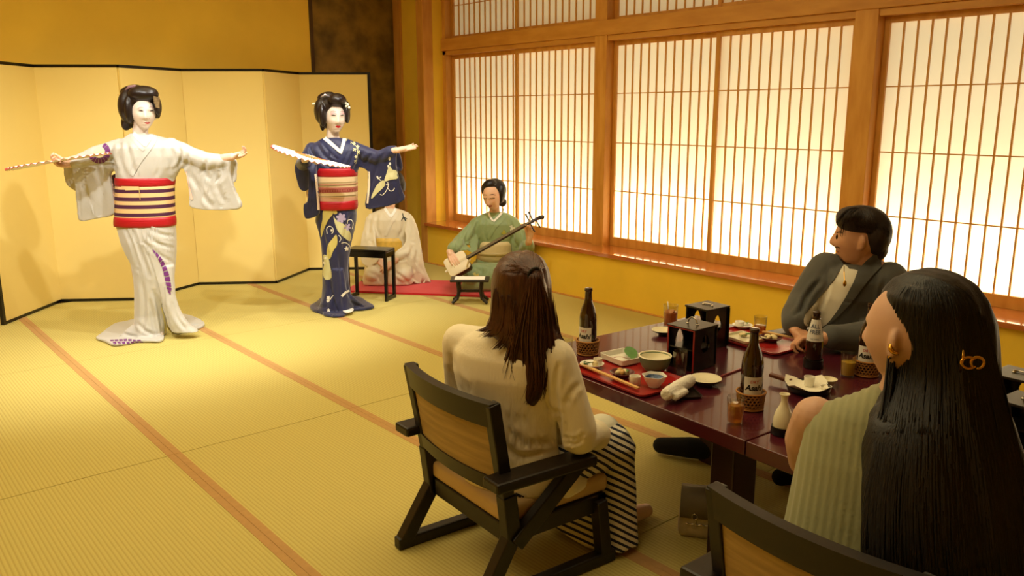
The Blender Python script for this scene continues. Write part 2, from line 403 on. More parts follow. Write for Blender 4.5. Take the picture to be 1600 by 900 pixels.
# shoji
def paper():
    m = bpy.data.materials.new('shoji_paper'); m.use_nodes = True; nt = m.node_tree
    for n in list(nt.nodes): nt.nodes.remove(n)
    o = nt.nodes.new('ShaderNodeOutputMaterial'); d = nt.nodes.new('ShaderNodeBsdfDiffuse'); t = nt.nodes.new('ShaderNodeBsdfTranslucent'); mx = nt.nodes.new('ShaderNodeMixShader')
    d.inputs[0].default_value = lin('#ece4cf'); t.inputs[0].default_value = lin('#f4ebd6'); mx.inputs[0].default_value = 0.62
    nt.links.new(d.outputs[0], mx.inputs[1]); nt.links.new(t.outputs[0], mx.inputs[2]); nt.links.new(mx.outputs[0], o.inputs[0])
    return m
M_paper = paper()
def shoji(parent, ya, yb, z0, z1, x, bot, top, zs, stile=0.032, n=12):
    """one sash between y=ya (far) and yb: frame > slats, cross bars, paper"""
    fr = MB()
    fr.box((x-0.015, yb, z0), (x+0.015, yb+stile, z1), 0.002); fr.box((x-0.015, ya-stile, z0), (x+0.015, ya, z1), 0.002)
    fr.box((x-0.014, yb+stile, z0), (x+0.014, ya-stile, z0+bot), 0.0015); fr.box((x-0.014, yb+stile, z1-top), (x+0.014, ya-stile, z1), 0.0015)
    s = fr.build('shoji_sash', M_wood, parent)
    ia, ib = ya-stile, yb+stile; h0, h1 = z0+bot, z1-top
    me = MB().box((-0.009, -0.0045, h0), (0.004, 0.0045, h1)).mesh('slat'); me.materials.append(M_slat)
    for i in range(1, n):
        q = obj('slat', me, None, s); q.location = (x, ib+(ia-ib)*i/n, 0)
    mh = MB().box((x-0.0075, ib, -0.0035), (x+0.003, ia, 0.0035)).mesh('cross_bar'); mh.materials.append(M_slat)
    for z in zs:
        q = obj('cross_bar', mh, None, s); q.location = (0, 0, z)
    MB().box((x+0.0042, ib-0.004, h0-0.004), (x+0.0046, ia+0.004, h1+0.004)).build('shoji_paper', M_paper, s)
desc = ['first', 'second', 'third', 'fourth', 'fifth']
wheres = ['behind the shamisen player', 'between the two broad posts', 'behind the person in sage green', 'beside the viewer', 'behind the viewer']
for i, (a, bb) in enumerate(bays):
    m_ = (a+bb)/2
    wn = thing('window_%d' % (i+1), 'pair of backlit shoji sashes %s' % wheres[i], 'window', (0, 0, 0), kind='structure')
    shoji(wn, a, m_-0.016, 0.415, 2.05, 5.035, 0.072, 0.036, (0.868, 1.256, 1.645))
    shoji(wn, m_+0.016, bb, 0.415, 2.05, 4.998, 0.072, 0.036, (0.868, 1.256, 1.645))
for i, (a, bb) in enumerate(bays):
    m_ = (a+bb)/2
    wn = thing('window_%d' % (i+6), 'pair of transom shoji above the sashes %s' % wheres[i], 'window', (0, 0, 0), kind='structure')
    shoji(wn, a, m_-0.016, 2.205, 2.63, 5.035, 0.03, 0.03, (2.515,))
    shoji(wn, m_+0.016, bb, 2.205, 2.63, 4.998, 0.03, 0.03, (2.515,))

# folding screen: six panels, each with leaf and lacquer edge
M_gold = mat('screen_gold', '#eed684', 0.45, var=0.03, vscale=1.2)
M_lac = mat('black_lacquer', '#14100c', 0.25)
fold = [(0.945, 6.80), (1.442, 7.36), (1.95, 6.99), (2.54, 7.30), (3.09, 6.90), (3.61, 7.29), (4.13, 6.90)]
scr = thing('folding_screen', 'six-panel plain gold folding screen with black lacquer edging', 'screen', (2.5, 7.1, 0))
ZT = 1.87
for i in range(6):
    p = Vector((*fold[i], 0)); q = Vector((*fold[i+1], 0)); d = (q-p).normalized(); a = p+d*0.002; c = q-d*0.002
    nrm = Vector((d.y, -d.x, 0))
    leaf = MB().bar(a+d*0.004+Vector((0, 0, ZT/2)), c-d*0.004+Vector((0, 0, ZT/2)), 0.016, ZT-0.012, bev=0.0)
    lf = leaf.build('screen_panel', M_gold, scr, world=True)
    MB().bar(a+Vector((0, 0, ZT-0.011)), c+Vector((0, 0, ZT-0.011)), 0.022, 0.022).build('top_edge', M_lac, lf, world=True)
    MB().bar(a+Vector((0, 0, 0.0125)), c+Vector((0, 0, 0.0125)), 0.022, 0.022).build('bottom_edge', M_lac, lf, world=True)
for e, s in ((0, 1), (6, -1)):
    p = Vector((*fold[e], 0)); q = Vector((*fold[e+s], 0)); d = (q-p).normalized()
    MB().bar(p+Vector((0, 0, 0.0015)), p+Vector((0, 0, ZT)), 0.024, 0.028, up=d).build('end_edge', M_lac, scr, world=True)
# ================================================================== FURNITURE
M_ebony = wood('ebony_wood', '#241c16', '#17110d', (20, 4, 20), 0.38)
M_seat = mat('seat_vinyl', '#c8a873', 0.55, var=0.05, vscale=8)
M_rattan = mat('woven_back_panel', '#a88b54', 0.6, var=0.18, vscale=1.0, stretch=(4, 4, 60), bump=0.2, bscale=1.2)
def make_chair(label):
    """low tatami-room armchair; faces +X, origin on the floor under the back"""
    c = thing('low_armchair', label, 'chair', group='low armchairs at the tables')
    def curve(y, b): return b*(1-(y/0.25)**2)          # back bows away from the sitter in the middle
    for s in (1, -1):
        y = 0.237*s
        MB().bar((0.075, y, 0.19), (0.055, y, 0.36), 0.045, 0.05, up=(1, 0, 0), bev=0.004).bar((0.055, y, 0.35), (0.0, y*1.02, 0.665), 0.036, 0.042, up=(1, 0, 0), bev=0.004).build('back_post', M_ebony, c)
        MB().bar((0.085, y, 0.235), (-0.055, y*1.03, 0.012), 0.042, 0.05, up=(1, 0, 0), bev=0.004).build('rear_leg', M_ebony, c)
        MB().bar((0.435, y, 0.23), (0.455, y*1.03, 0.02), 0.042, 0.045, up=(1, 0, 0), bev=0.004).build('front_leg', M_ebony, c)
        MB().bar((-0.075, y*1.03, 0.022), (0.495, y*1.03, 0.022), 0.042, 0.042, bev=0.006).build('runner', M_ebony, c)
        MB().bar((-0.03, 0.272*s, 0.425), (0.35, 0.283*s, 0.425), 0.085, 0.034, bev=0.008).build('armrest', M_ebony, c)
        MB().bar((0.33, 0.265*s, 0.415), (0.075, 0.252*s, 0.195), 0.036, 0.052, up=(0, 0, 1), bev=0.004).build('arm_brace', M_ebony, c)
    def rail(z0, z1, x0, x1, th, bow, m, name, ny=14, hw=0.232):
        """curved rail or panel between the posts: z0..z1, x at bottom/top"""
        V = []; Fc = []
        for i in range(ny+1):
            y = -hw+2*hw*i/ny
            for z, x in ((z0, x0), (z1, x1)):
                for t in (-th/2, th/2): V.append((x-curve(y, bow)+t, y, z))
        for i in range(ny):
            a = 4*i; b_ = 4*(i+1)
            Fc += [(a, b_, b_+2, a+2), (a+1, a+3, b_+3, b_+1), (a, a+1, b_+1, b_), (a+2, b_+2, b_+3, a+3)]
        Fc += [(0, 2, 3, 1), (4*ny, 4*ny+1, 4*ny+3, 4*ny+2)]
        o = MB().add(V, Fc).build(name, m, c); autosmooth(o, 50); return o
    rail(0.59, 0.668, 0.012, -0.002, 0.034, 0.035, M_ebony, 'top_rail', hw=0.255)
    rail(0.365, 0.415, 0.052, 0.044, 0.032, 0.03, M_ebony, 'lower_rail')
    rail(0.41, 0.592, 0.043, 0.014, 0.014, 0.032, M_rattan, 'back_panel', hw=0.222)
    MB().box((0.06, -0.235, 0.185), (0.47, -0.195, 0.245), 0.004).box((0.06, 0.195, 0.185), (0.47, 0.235, 0.245), 0.004).box((0.06, -0.235, 0.185), (0.10, 0.235, 0.245), 0.004).box((0.43, -0.235, 0.185), (0.47, 0.235, 0.245), 0.004).box((0.09, -0.21, 0.20), (0.45, 0.21, 0.24)).build('seat_frame', M_ebony, c)
    bm = bmesh.new(); bmesh.ops.create_cube(bm, size=1)
    for v in bm.verts: v.co = (0.275+v.co.x*0.43, v.co.y*0.45, 0.275+v.co.z*0.062)
    bmesh.ops.bevel(bm, geom=bm.edges[:], offset=0.022, segments=4, affect='EDGES', profile=0.6)
    me = bpy.data.meshes.new('seat_cushion'); bm.to_mesh(me); bm.free(); me.polygons.foreach_set('use_smooth', [True]*len(me.polygons))
    obj('seat_cushion', me, M_seat, c)
    return c
chair1 = make_chair('low black armchair of the person in the cream cardigan'); chair1.location = (1.455, 2.02, 0); chair1.rotation_euler.z = math.radians(-4.5)
chair2 = copy_tree(chair1); chair2['label'] = 'low black armchair of the person in the sage green top'; chair2.location = (1.468, 0.78, 0); chair2.rotation_euler.z = math.radians(-3)
chair3 = copy_tree(chair1); chair3['label'] = 'low black armchair of the person in the grey jacket'; chair3.location = (3.73, 1.80, 0); chair3.rotation_euler.z = math.radians(168)

# tables
M_table = mat('red_brown_lacquer', '#4a1620', 0.22, var=0.06, vscale=3, coat=0.3)
M_tleg = mat('dark_lacquer_leg', '#2a0d10', 0.35)
TA = math.radians(-4.5); TZ = 0.55
def make_table(label, loc):
    t = thing('low_dining_table', label, 'table', loc, TA, 'joined dining tables')
    MB().box((0, 0.002, TZ-0.048), (1.06, 1.135, TZ), 0.004).build('table_top', M_table, t)
    for x, y in ((0.12, 0.13), (0.75, 0.13), (0.75, 0.72)):
            MB().box((x, y, 0.0), (x+0.12, y+0.095, TZ-0.05), 0.006).build('leg', M_tleg, t)
    for y in (0.16, 0.75): MB().box((0.21, y, TZ-0.095), (0.85, y+0.02, TZ-0.048)).build('apron', M_tleg, t)
    return t
tblA = make_table('red-brown lacquer low table between the cream cardigan person and the grey jacket person', (2.0, 1.288, 0))
_ey = (math.sin(-TA), math.cos(TA))
tblB = make_table('red-brown lacquer low table in front of the sage green person', (2.0-_ey[0]*1.137, 1.288-_ey[1]*1.137, 0))

# stage props
M_red = mat('red_felt', '#c8141c', 0.9, bump=0.1, bscale=300, sheen=0.3)
a = np.array((3.36, 6.15)); d1 = np.array((0.773*0+0.634, -0.773)); d2 = np.array((0.773, 0.634))
def felt():
    V = []; nx, ny = 40, 12; L, D = 1.5, 0.56
    for k, zt in enumerate((0.018, 0.0025)):
        for j in range(ny+1):
            for i in range(nx+1):
                p = a + d1*L*i/nx + d2*D*j/ny
                z = zt + (0.003*math.sin(i*0.9+j)*math.sin(j*1.3) if k == 0 else 0)
                V.append((p[0], p[1], z))
    n1 = (nx+1)*(ny+1); Fc = []
    for j in range(ny):
        for i in range(nx):
            q = j*(nx+1)+i; Fc.append((q, q+1, q+nx+2, q+nx+1)); Fc.append((n1+q, n1+q+nx+1, n1+q+nx+2, n1+q+1))
    def edge(idx):
        for x, y in zip(idx[:-1], idx[1:]): Fc.append((x, n1+x, n1+y, y))
    edge([i for i in range(nx+1)][::-1]); edge([ny*(nx+1)+i for i in range(nx+1)]); edge([j*(nx+1) for j in range(ny+1)]); edge([j*(nx+1)+nx for j in range(ny+1)][::-1])
    bm = bmesh.new(); me = newmesh('red_felt_mat', V, Fc, True); bm.from_mesh(me); bmesh.ops.recalc_face_normals(bm, faces=bm.faces[:]); bm.to_mesh(me); bm.free()
    return me
o = obj('felt_mat', felt(), M_red); tag(o, 'bright red felt mat under the two kneeling musicians', 'mat'); autosmooth(o, 40)
# black lacquer stand
st = thing('lacquer_stand', 'black lacquer open-frame stand in front of the kneeling person', 'stand', (3.42, 5.80, 0), math.atan2(5.619-5.926, 3.519-3.312))
def sx(L=0.36, Dp=0.185, Hh=0.42):
    MB().box((-L/2, -Dp/2, Hh-0.02), (L/2, Dp/2, Hh), 0.006).build('stand_top', M_lac, st)
    MB().box((-L/2+0.01, -Dp/2+0.012, Hh-0.065), (L/2-0.01, -Dp/2+0.024, Hh-0.02)).build('apron', M_lac, st)
    MB().box((-L/2+0.01, Dp/2-0.024, Hh-0.065), (L/2-0.01, Dp/2-0.012, Hh-0.02)).build('apron', M_lac, st)
    for s in (-1, 1):
        for t in (-1, 1): MB().box((s*(L/2-0.012)-0.012, t*(Dp/2-0.014)-0.014, 0), (s*(L/2-0.012)+0.012, t*(Dp/2-0.014)+0.014, Hh-0.02), 0.003).build('leg', M_lac, st)
        MB().box((s*(L/2-0.012)-0.011, -Dp/2+0.02, 0.003), (s*(L/2-0.012)+0.011, Dp/2-0.02, 0.035), 0.003).build('runner', M_lac, st)
        MB().box((s*(L/2-0.012)-0.009, -Dp/2+0.02, Hh-0.06), (s*(L/2-0.012)+0.009, Dp/2-0.02, Hh-0.02), 0.003).build('side_rail', M_lac, st)
sx()
# music rest of the player
ms = thing('music_rest', 'low dark wooden music rest with splayed feet before the player', 'stand', (3.93, 5.13, 0), math.atan2(-0.16, 0.18))
def ms_():
    Wd = 0.31
    MB().box((-Wd/2, -0.09, 0.186), (Wd/2, 0.09, 0.204), 0.006).build('rest_top', M_ebony, ms)
    for s in (-1, 1):
        pts = [(s*0.095, 0, 0.19), (s*0.088, 0, 0.10), (s*0.098, 0, 0.05), (s*0.14, -0.0, 0.012)]
        for dy in (-1, 1):
            MB().tube([(p[0], dy*(0.035+0.035*(k/3)), p[2]) for k, p in enumerate(pts)], [0.016, 0.014, 0.014, 0.012], 8).build('leg', M_ebony, ms)
    MB().bar((-0.09, 0, 0.10), (0.09, 0, 0.10), 0.018, 0.02).build('stretcher', M_ebony, ms)
ms_()
sh = MB().box((-0.12, -0.07, 0), (0.12, 0.07, 0.0016)).build('music_sheet', mat('paper_white', '#efe8d2', 0.8)); sh.location = (3.93, 5.13, 0.2045); sh.rotation_euler.z = math.atan2(-0.16, 0.18)
tag(sh, 'pale song sheet lying on the dark music rest', 'paper')
# ================================================================== TABLEWARE
def glass_mat(name, tint=(1, 1, 1, 1), refl=0.12):
    m = bpy.data.materials.new(name); m.use_nodes = True; nt = m.node_tree
    for n in list(nt.nodes): nt.nodes.remove(n)
    o = nt.nodes.new('ShaderNodeOutputMaterial'); t = nt.nodes.new('ShaderNodeBsdfTransparent'); g = nt.nodes.new('ShaderNodeBsdfGlossy'); mx = nt.nodes.new('ShaderNodeMixShader'); lw = nt.nodes.new('ShaderNodeLayerWeight')
    t.inputs[0].default_value = tint; g.inputs['Roughness'].default_value = 0.04; lw.inputs[0].default_value = 0.35
    mr = nt.nodes.new('ShaderNodeMapRange'); mr.inputs[3].default_value = refl*0.35; mr.inputs[4].default_value = refl*3
    nt.links.new(lw.outputs['Facing'], mr.inputs[0]); nt.links.new(mr.outputs[0], mx.inputs[0])
    nt.links.new(t.outputs[0], mx.inputs[1]); nt.links.new(g.outputs[0], mx.inputs[2]); nt.links.new(mx.outputs[0], o.inputs[0])
    return m
M_glass = glass_mat('clear_glass', (0.93, 0.93, 0.91, 1))
M_beer = mat('beer_amber', '#f0a528', 0.12, trans=0.75, spec=0.5)
M_tea = mat('iced_tea', '#d9742a', 0.15, trans=0.5)
M_brown = mat('brown_bottle_glass', '#2b1406', 0.07, coat=0.6)
M_cap = mat('bottle_rim', '#3a1c0a', 0.2)
M_white = mat('white_porcelain', '#eee9dc', 0.22)
M_cream = mat('cream_porcelain', '#e6dcba', 0.25)
M_greenb = mat('green_glazed_bowl', '#6f8a6a', 0.3, var=0.1, vscale=20)
M_leaf = mat('green_leaf', '#4f7d3c', 0.5, var=0.15, vscale=30)
M_tray = mat('red_lacquer_tray', '#9c1f1c', 0.25)
M_redl = mat('red_edge_lacquer', '#8f1f1a', 0.3)
M_bamboo = mat('chopstick_wood', '#dcae6a', 0.6)
M_wick = mat('wicker', '#a8712e', 0.6, var=0.2, vscale=60)
M_steel = mat('polished_steel', '#cfc8bb', 0.2, metal=1.0)
M_towel = mat('towel_white', '#efe8da', 0.95, bump=0.5, bscale=260)
M_label = mat('label_silver', '#dcd8d0', 0.45)
M_ink = mat('label_ink', '#15151a', 0.5); M_inkr = mat('label_red', '#c4544e', 0.5)
M_food = mat('pale_food', '#e3cf9a', 0.5, var=0.1, vscale=50); M_foodb = mat('amber_food', '#c79a55', 0.35, var=0.3, vscale=60)
M_blue = mat('blue_pattern', '#41577a', 0.3, var=0.75, vscale=120)
M_blackd = mat('black_dish', '#1a1512', 0.3)
def text_mesh(txt, size, bold=0.0, shear=0.0):
    cu = bpy.data.curves.new('t', 'FONT'); cu.body = txt; cu.size = size; cu.offset = bold; cu.shear = shear; cu.align_x = 'CENTER'; cu.resolution_u = 3
    o = bpy.data.objects.new('t', cu); col.objects.link(o)
    dg = bpy.context.evaluated_depsgraph_get(); me = bpy.data.meshes.new_from_object(o.evaluated_get(dg))
    bpy.data.objects.remove(o); bpy.data.curves.remove(cu); me.materials.clear()
    bm = bmesh.new(); bm.from_mesh(me); bmesh.ops.triangulate(bm, faces=bm.faces[:])
    es = [e for e in bm.edges if e.calc_length() > size*0.25]
    bmesh.ops.subdivide_edges(bm, edges=es, cuts=2); bm.to_mesh(me); bm.free()
    return me
def wrap(me, R_, ang, z, taper=0.0):
    """bend flat lettering round an upright cylinder: ANG is the direction it faces"""
    a = coords(me); th = ang + a[:, 0]/R_; r = R_ + taper*a[:, 1]
    setco(me, np.stack([r*np.cos(th), r*np.sin(th), z+a[:, 1]], 1)); return me
def patch(R_, a0, a1, z0, z1, n=12, R2=None):
    R2 = R_ if R2 is None else R2; V = []; Fc = []
    for k in range(n+1):
        a = a0+(a1-a0)*k/n; V += [(R_*math.cos(a), R_*math.sin(a), z0), (R2*math.cos(a), R2*math.sin(a), z1)]
    for k in range(n): Fc.append((2*k, 2*k+2, 2*k+3, 2*k+1))
    return MB().add(V, Fc)
TOCAM = lambda p: math.atan2(-p[1], -p[0])
def on_table(u, v, dz=0.0): p = onz(u, v, TZ+dz); return (p[0], p[1], TZ+dz+0.0006)
def beer_bottle(u, v, label, turn=0.0, sleeve=True):
    p = on_table(u, v); p = (p[0], p[1], p[2]+(0.008 if sleeve else 0)); b = thing('beer_bottle', label, 'bottle', p, 0, 'brown beer bottles')
    pr = [(0.030, 0), (0.0345, 0.004), (0.035, 0.02), (0.035, 0.135), (0.0335, 0.155), (0.026, 0.185), (0.0175, 0.205), (0.0145, 0.222), (0.0135, 0.245), (0.0135, 0.249), (0.0155, 0.251), (0.0155, 0.261), (0.012, 0.263)]
    autosmooth(MB().lathe(pr, n=36).build('glass_body', M_brown, b), 60)
    MB().lathe([(0.0150, 0.2505), (0.0162, 0.252), (0.0162, 0.256), (0.0150, 0.2575)], n=20, cap=False).build('mouth_ring', M_cap, b, True)
    a = TOCAM(p)+turn
    lb = patch(0.0354, a-0.95, a+0.95, 0.045, 0.108, 16).build('label_paper', M_label, b, True)
    obj('brand_lettering', wrap(text_mesh('Asahi', 0.026, 0.0010, 0.25), 0.0358, a, 0.064), M_ink, lb)
    obj('dry_lettering', wrap(text_mesh('DRY', 0.014, 0.0003, 0.2), 0.0358, a, 0.088), M_inkr, lb)
    return b
def basket(u, v, label):
    p = on_table(u, v); k = thing('wicker_bottle_basket', label, 'basket', p, 0, 'wicker bottle baskets')
    R0, R1, Hh = 0.0405, 0.046, 0.058
    MB().lathe([(R0-0.003, 0.001), (R0-0.002, 0.005)], n=28).build('base', M_wick, k)
    wv = MB(); n = 22
    for s in (1, -1):
        for i in range(n):
            a = 2*math.pi*i/n
            wv.tube([((R0+(R1-R0)*t+0.0006*s)*math.cos(a+s*t*0.75), (R0+(R1-R0)*t+0.0006*s)*math.sin(a+s*t*0.75), 0.004+(Hh-0.006)*t) for t in (0, 0.33, 0.66, 1)], 0.0014, 4)
    for t in (0.06, 0.14, 0.3, 0.5, 0.7, 0.86):
        r = R0+(R1-R0)*t; wv.tube([(r*math.cos(q), r*math.sin(q), 0.004+(Hh-0.006)*t) for q in np.linspace(0, 2*math.pi, 29)], 0.0015, 4)
    tag(wv.build('weave', M_wick, k, True), kind='stuff')
    MB().tube([(R1*math.cos(q), R1*math.sin(q), Hh) for q in np.linspace(0, 2*math.pi, 37)], 0.0035, 8).build('rim', M_wick, k, True)
    MB().tube([(R0*math.cos(q), R0*math.sin(q), 0.0042) for q in np.linspace(0, 2*math.pi, 37)], 0.0034, 8).build('foot_ring', M_wick, k, True)
    return k
def tumbler(u, v, label, liquid=None, fill=0.5, Hh=0.09, r0=0.024, r1=0.028, zb=0.0):
    p = on_table(u, v, zb); g = thing('glass_tumbler', label, 'glass', p, 0, 'drinking glasses')
    autosmooth(MB().lathe([(r0-0.002, 0), (r0, 0.002), (r1, Hh), (r1-0.0012, Hh), (r0-0.0014, 0.007), (0.001, 0.006)], n=32, cap=False).add(*(lambda q: (q.V, q.F))(MB().lathe([(0.0005, 0.0001), (r0-0.002, 0)], n=32, cap=False))).build('glass_wall', M_glass, g), 60)
    if liquid:
        rr = r0+(r1-r0)*fill-0.0018
        autosmooth(MB().lathe([(r0-0.0022, 0.0075), (rr, Hh*fill), (rr-0.0005, Hh*fill+0.0004)], n=32).build('drink', liquid, g), 60)
    return g
def dish(name, u, v, label, cat, prof, m, zb=0.0, n=36, group=None, foot=None):
    p = on_table(u, v, zb); d = thing(name, label, cat, p, 0, group)
    autosmooth(MB().lathe(prof, n=n, cap=True).build('bowl_wall', m, d), 50)
    return d
def bowlprof(r, h, foot=0.5, t=0.003, flare=1.6):
    out = [(r*foot, 0), (r*foot, 0.004)]
    for i in range(1, 9):
        q = i/8; out.append((r*foot+(r-r*foot)*q**(1/flare), 0.004+(h-0.004)*q))
    out.append((r-t, h))
    for i in range(7, 0, -1):
        q = i/8; out.append((max(0.001, r*foot+(r-r*foot)*q**(1/flare)-t), 0.004+t+(h-0.004-t)*q))
    out.append((0.001, 0.004+t)); return out
def rrect_tray(name, c, ang, L, W, h, label, cat, m, rimh=0.012, r=0.02, group=None, th=0.004):
    t = thing(name, label, cat, c, ang, group)
    def rr(l, w, rad, n=6):
        P = []
        for cx, cy, a0 in ((l/2-rad, w/2-rad, 0), (-l/2+rad, w/2-rad, 90), (-l/2+rad, -w/2+rad, 180), (l/2-rad, -w/2+rad, 270)):
            for k in range(n+1): a = math.radians(a0+90*k/n); P.append((cx+rad*math.cos(a), cy+rad*math.sin(a)))
        return P
    rings = [[(x, y, z) for x, y in rr(L-2*ins, W-2*ins, max(0.002, r-ins*0.6))] for ins, z in ((0.008, 0), (0.0, h), (0.0, h+rimh*0.0+0.001), (-0.002, rimh), (0.002, rimh), (0.006, h+0.001), (0.01, h))]
    o = MB().loft(rings).build('tray_body', m, t); autosmooth(o, 35)
    return t
def sticks(u0, v0, u1, v1, z, label, m=M_bamboo, gap=0.007, r=0.0032):
    a = onz(u0, v0, TZ+z); b = onz(u1, v1, TZ+z)
    c = (a+b)/2; d = (b-a)/np.linalg.norm(b-a); sd = np.array((-d[1], d[0], 0))*gap/2
    t = thing('chopsticks', label, 'chopsticks', c)
    for s in (-1, 1): MB().bar(a+sd*s*1.0+[0, 0, r], b+sd*s*0.9+[0, 0, r], r*2, r*2, bev=0.0006).build('chopstick', m, t, world=True)
    return t

# --- near place setting (cream cardigan person)
basket(918, 553, 'wicker basket around the farthest beer bottle at the table end')
beer_bottle(918, 553, 'brown beer bottle at the table end beside the cream cardigan person', -0.55)
tumbler(884, 563, 'half-full beer glass beside the long brown hair', M_beer, 0.45, 0.095)
T1 = onz(985, 590, TZ)
rrect_tray('serving_tray', (T1[0]-0.0, T1[1], TZ+0.0006), math.radians(85), 0.385, 0.255, 0.004, 'red lacquer tray set before the cream cardigan person', 'tray', M_tray, 0.012, group='red lacquer trays')
ZTR = 0.0055
d = dish('small_plate', 925, 574, 'small white plate with green leaf and pickles on the near tray', 'plate', bowlprof(0.046, 0.016, 0.5), M_white, ZTR)
for i, (dx, dy, rz) in enumerate(((-0.022, 0.012, 0.3), (-0.012, 0.022, 1.2), (-0.02, -0.004, 2.1))):
    q = MB().add([(-0.02, 0, 0), (0, -0.009, 0.003), (0.02, 0, 0.002), (0, 0.009, 0.003), (0, 0, -0.001)], [(0, 1, 4), (1, 2, 4), (2, 3, 4), (3, 0, 4), (0, 3, 2, 1)]).build('garnish_leaf', M_leaf, d, True); q.location = (dx, dy, 0.013+0.004*i); q.rotation_euler = (0.4, 0.3, rz)
q = MB().ell((0, 0, 0), (0.012, 0.012, 0.012)).build('food_ball', M_food, d, True); q.location = (-0.002, -0.018, 0.018)
c_ = dish('small_cup', 934, 571, 'small patterned cup on the plate with green leaf', 'cup', [(0.014, 0), (0.016, 0.002), (0.0165, 0.028), (0.0145, 0.028), (0.0135, 0.006), (0.001, 0.006)], M_white, ZTR+0.009)
# square dish with leaf
p = onz(973, 566, TZ); sq = rrect_tray('square_dish', (p[0], p[1], TZ+ZTR+0.0006), math.radians(82), 0.135, 0.12, 0.006, 'square white dish holding a long green leaf', 'dish', M_white, 0.026, 0.01)
def long_leaf(parent, L=0.11, W=0.05, loc=(0, 0, 0), rz=0.0, m=M_leaf):
    V = []; Fc = []
    for i in range(11):
        t = i/10; w = W/2*math.sin(math.pi*min(1, t*0.96+0.03))**0.8
        for s in (-1, 0, 1): V.append((L*(t-0.5), w*s, 0.004*math.sin(t*3.1)+(0.004 if s else 0.0)))
    for i in range(10):
        for k in range(2): Fc.append((3*i+k, 3*i+3+k, 3*i+4+k, 3*i+1+k))
    o = MB().add(V, Fc).build('long_leaf', m, parent, True); o.location = loc; o.rotation_euler = (0, 0.12, rz); return o
long_leaf(sq, 0.13, 0.05, (-0.005, -0.035, 0.024), 2.6)
gb = dish('green_bowl', 1023, 577, 'wide green glazed bowl with pale inside on the near tray', 'bowl', bowlprof(0.062, 0.055, 0.62, 0.004, 2.2), M_greenb, ZTR)
MB().lathe([(0.0572, 0.050), (0.040, 0.012), (0.001, 0.0105)], n=36, cap=False).build('inside_glaze', M_cream, gb, True)
MB().lathe([(0.0625, 0.053), (0.0618, 0.0556), (0.0575, 0.0556), (0.0570, 0.050)], n=36, cap=False).build('rim', M_cream, gb, True)
fd = dish('food_dish', 972, 589, 'dark red dish with amber simmered food on the near tray', 'dish', bowlprof(0.046, 0.02, 0.5), mat('dark_red_dish', '#5b2a2a', 0.3), ZTR)
for i in range(5):
    a = i*1.3; q = MB().ell((0, 0, 0), (0.014, 0.010, 0.009), nu=12, nv=8).build('food_piece', M_foodb if i % 2 else M_food, fd, True); q.location = (0.014*math.cos(a), 0.014*math.sin(a), 0.018+0.004*(i % 2)); q.rotation_euler = (0.3*i, 0.2, a)
q = long_leaf(fd, 0.03, 0.014, (0.004, -0.024, 0.024), 0.4); q.name = 'garnish_leaf'
dish('sake_cup', 992, 601, 'small pale cup standing before the dark red dish', 'cup', [(0.016, 0), (0.019, 0.003), (0.0205, 0.032), (0.0185, 0.032), (0.0165, 0.006), (0.001, 0.006)], M_white, ZTR)
def scalloped(u, v, label, r=0.04, h=0.042, zb=ZTR):
    p = on_table(u, v, zb); d = thing('scalloped_bowl', label, 'bowl', p)
    def ring(rad, z, amp): return [(rad*(1+amp*math.cos(6*a))*math.cos(a), rad*(1+amp*math.cos(6*a))*math.sin(a), z) for a in np.linspace(0, 2*math.pi, 48, endpoint=False)]
    rs = [ring(r*0.5, 0, 0), ring(r*0.52, 0.004, 0), ring(r*0.8, h*0.45, 0.02), ring(r*0.96, h*0.85, 0.05), ring(r*1.05, h, 0.07), ring(r*1.0, h, 0.07), ring(r*0.9, h*0.8, 0.05), ring(r*0.72, h*0.45, 0.02)]
    autosmooth(MB().loft(rs).build('bowl_wall', M_white, d), 50)
    MB().loft([ring(r*0.885, h*0.80, 0.05), ring(r*0.74, h*0.56, 0.02), ring(r*0.02, h*0.50, 0)], cap=False).build('blue_inside', M_blue, d, True)
    return d
scalloped(1022, 604, 'white scalloped bowl with blue patterned inside on the near tray')
sticks(907, 570, 998, 608, 0.014, 'pale wooden chopsticks lying along the near tray')
# towel on black rest
tw_p = onz(1070, 613, TZ)
tr = rrect_tray('towel_rest', (tw_p[0], tw_p[1], TZ+0.0006), math.radians(58), 0.15, 0.075, 0.003, 'small black rest under the rolled white towel', 'dish', M_blackd, 0.009, 0.018)
def towel():
    mb = MB(); A = np.array(onz(1040, 617, TZ+0.033)); B = np.array(onz(1080, 593, TZ+0.033)); d = (B-A)/np.linalg.norm(B-A); sd = np.array((-d[1], d[0], 0))
    mb.tube([A-d*0.004, A, A+d*0.03, (A+B)/2+sd*0.002, B-d*0.02, B, B+d*0.003], [0.014, 0.020, 0.022, 0.023, 0.022, 0.019, 0.012], 16)
    A2 = A-sd*0.026+d*0.012-[0, 0, 0.008]; B2 = A2+d*0.085-sd*0.004
    mb.tube([A2, A2+d*0.03, B2], [0.011, 0.013, 0.010], 12)
    me = fuse(mb, 0.004, 3, 0.6, 'towel'); a = coords(me); n = normals(me)
    setco(me, a+n*(0.0016*np.sin(a[:, :1]*420)*np.sin(a[:, 1:2]*380+a[:, 2:3]*300)))
    o = obj('hand_towel', me, M_towel); tag(o, 'rolled damp white hand towel beside the near tray', 'towel')
towel()
tumbler(1062, 583, 'empty glass standing in front of the red-edged black box', None, 0.5, 0.085)
pl = dish('cream_plate', 1102, 601, 'shallow cream plate on a dark foot beside the towel', 'plate', [(0.026, 0), (0.026, 0.010), (0.052, 0.016), (0.0565, 0.024), (0.0555, 0.0255), (0.05, 0.0198), (0.001, 0.0172)], mat('olive_black_glaze', '#3a3624', 0.3))
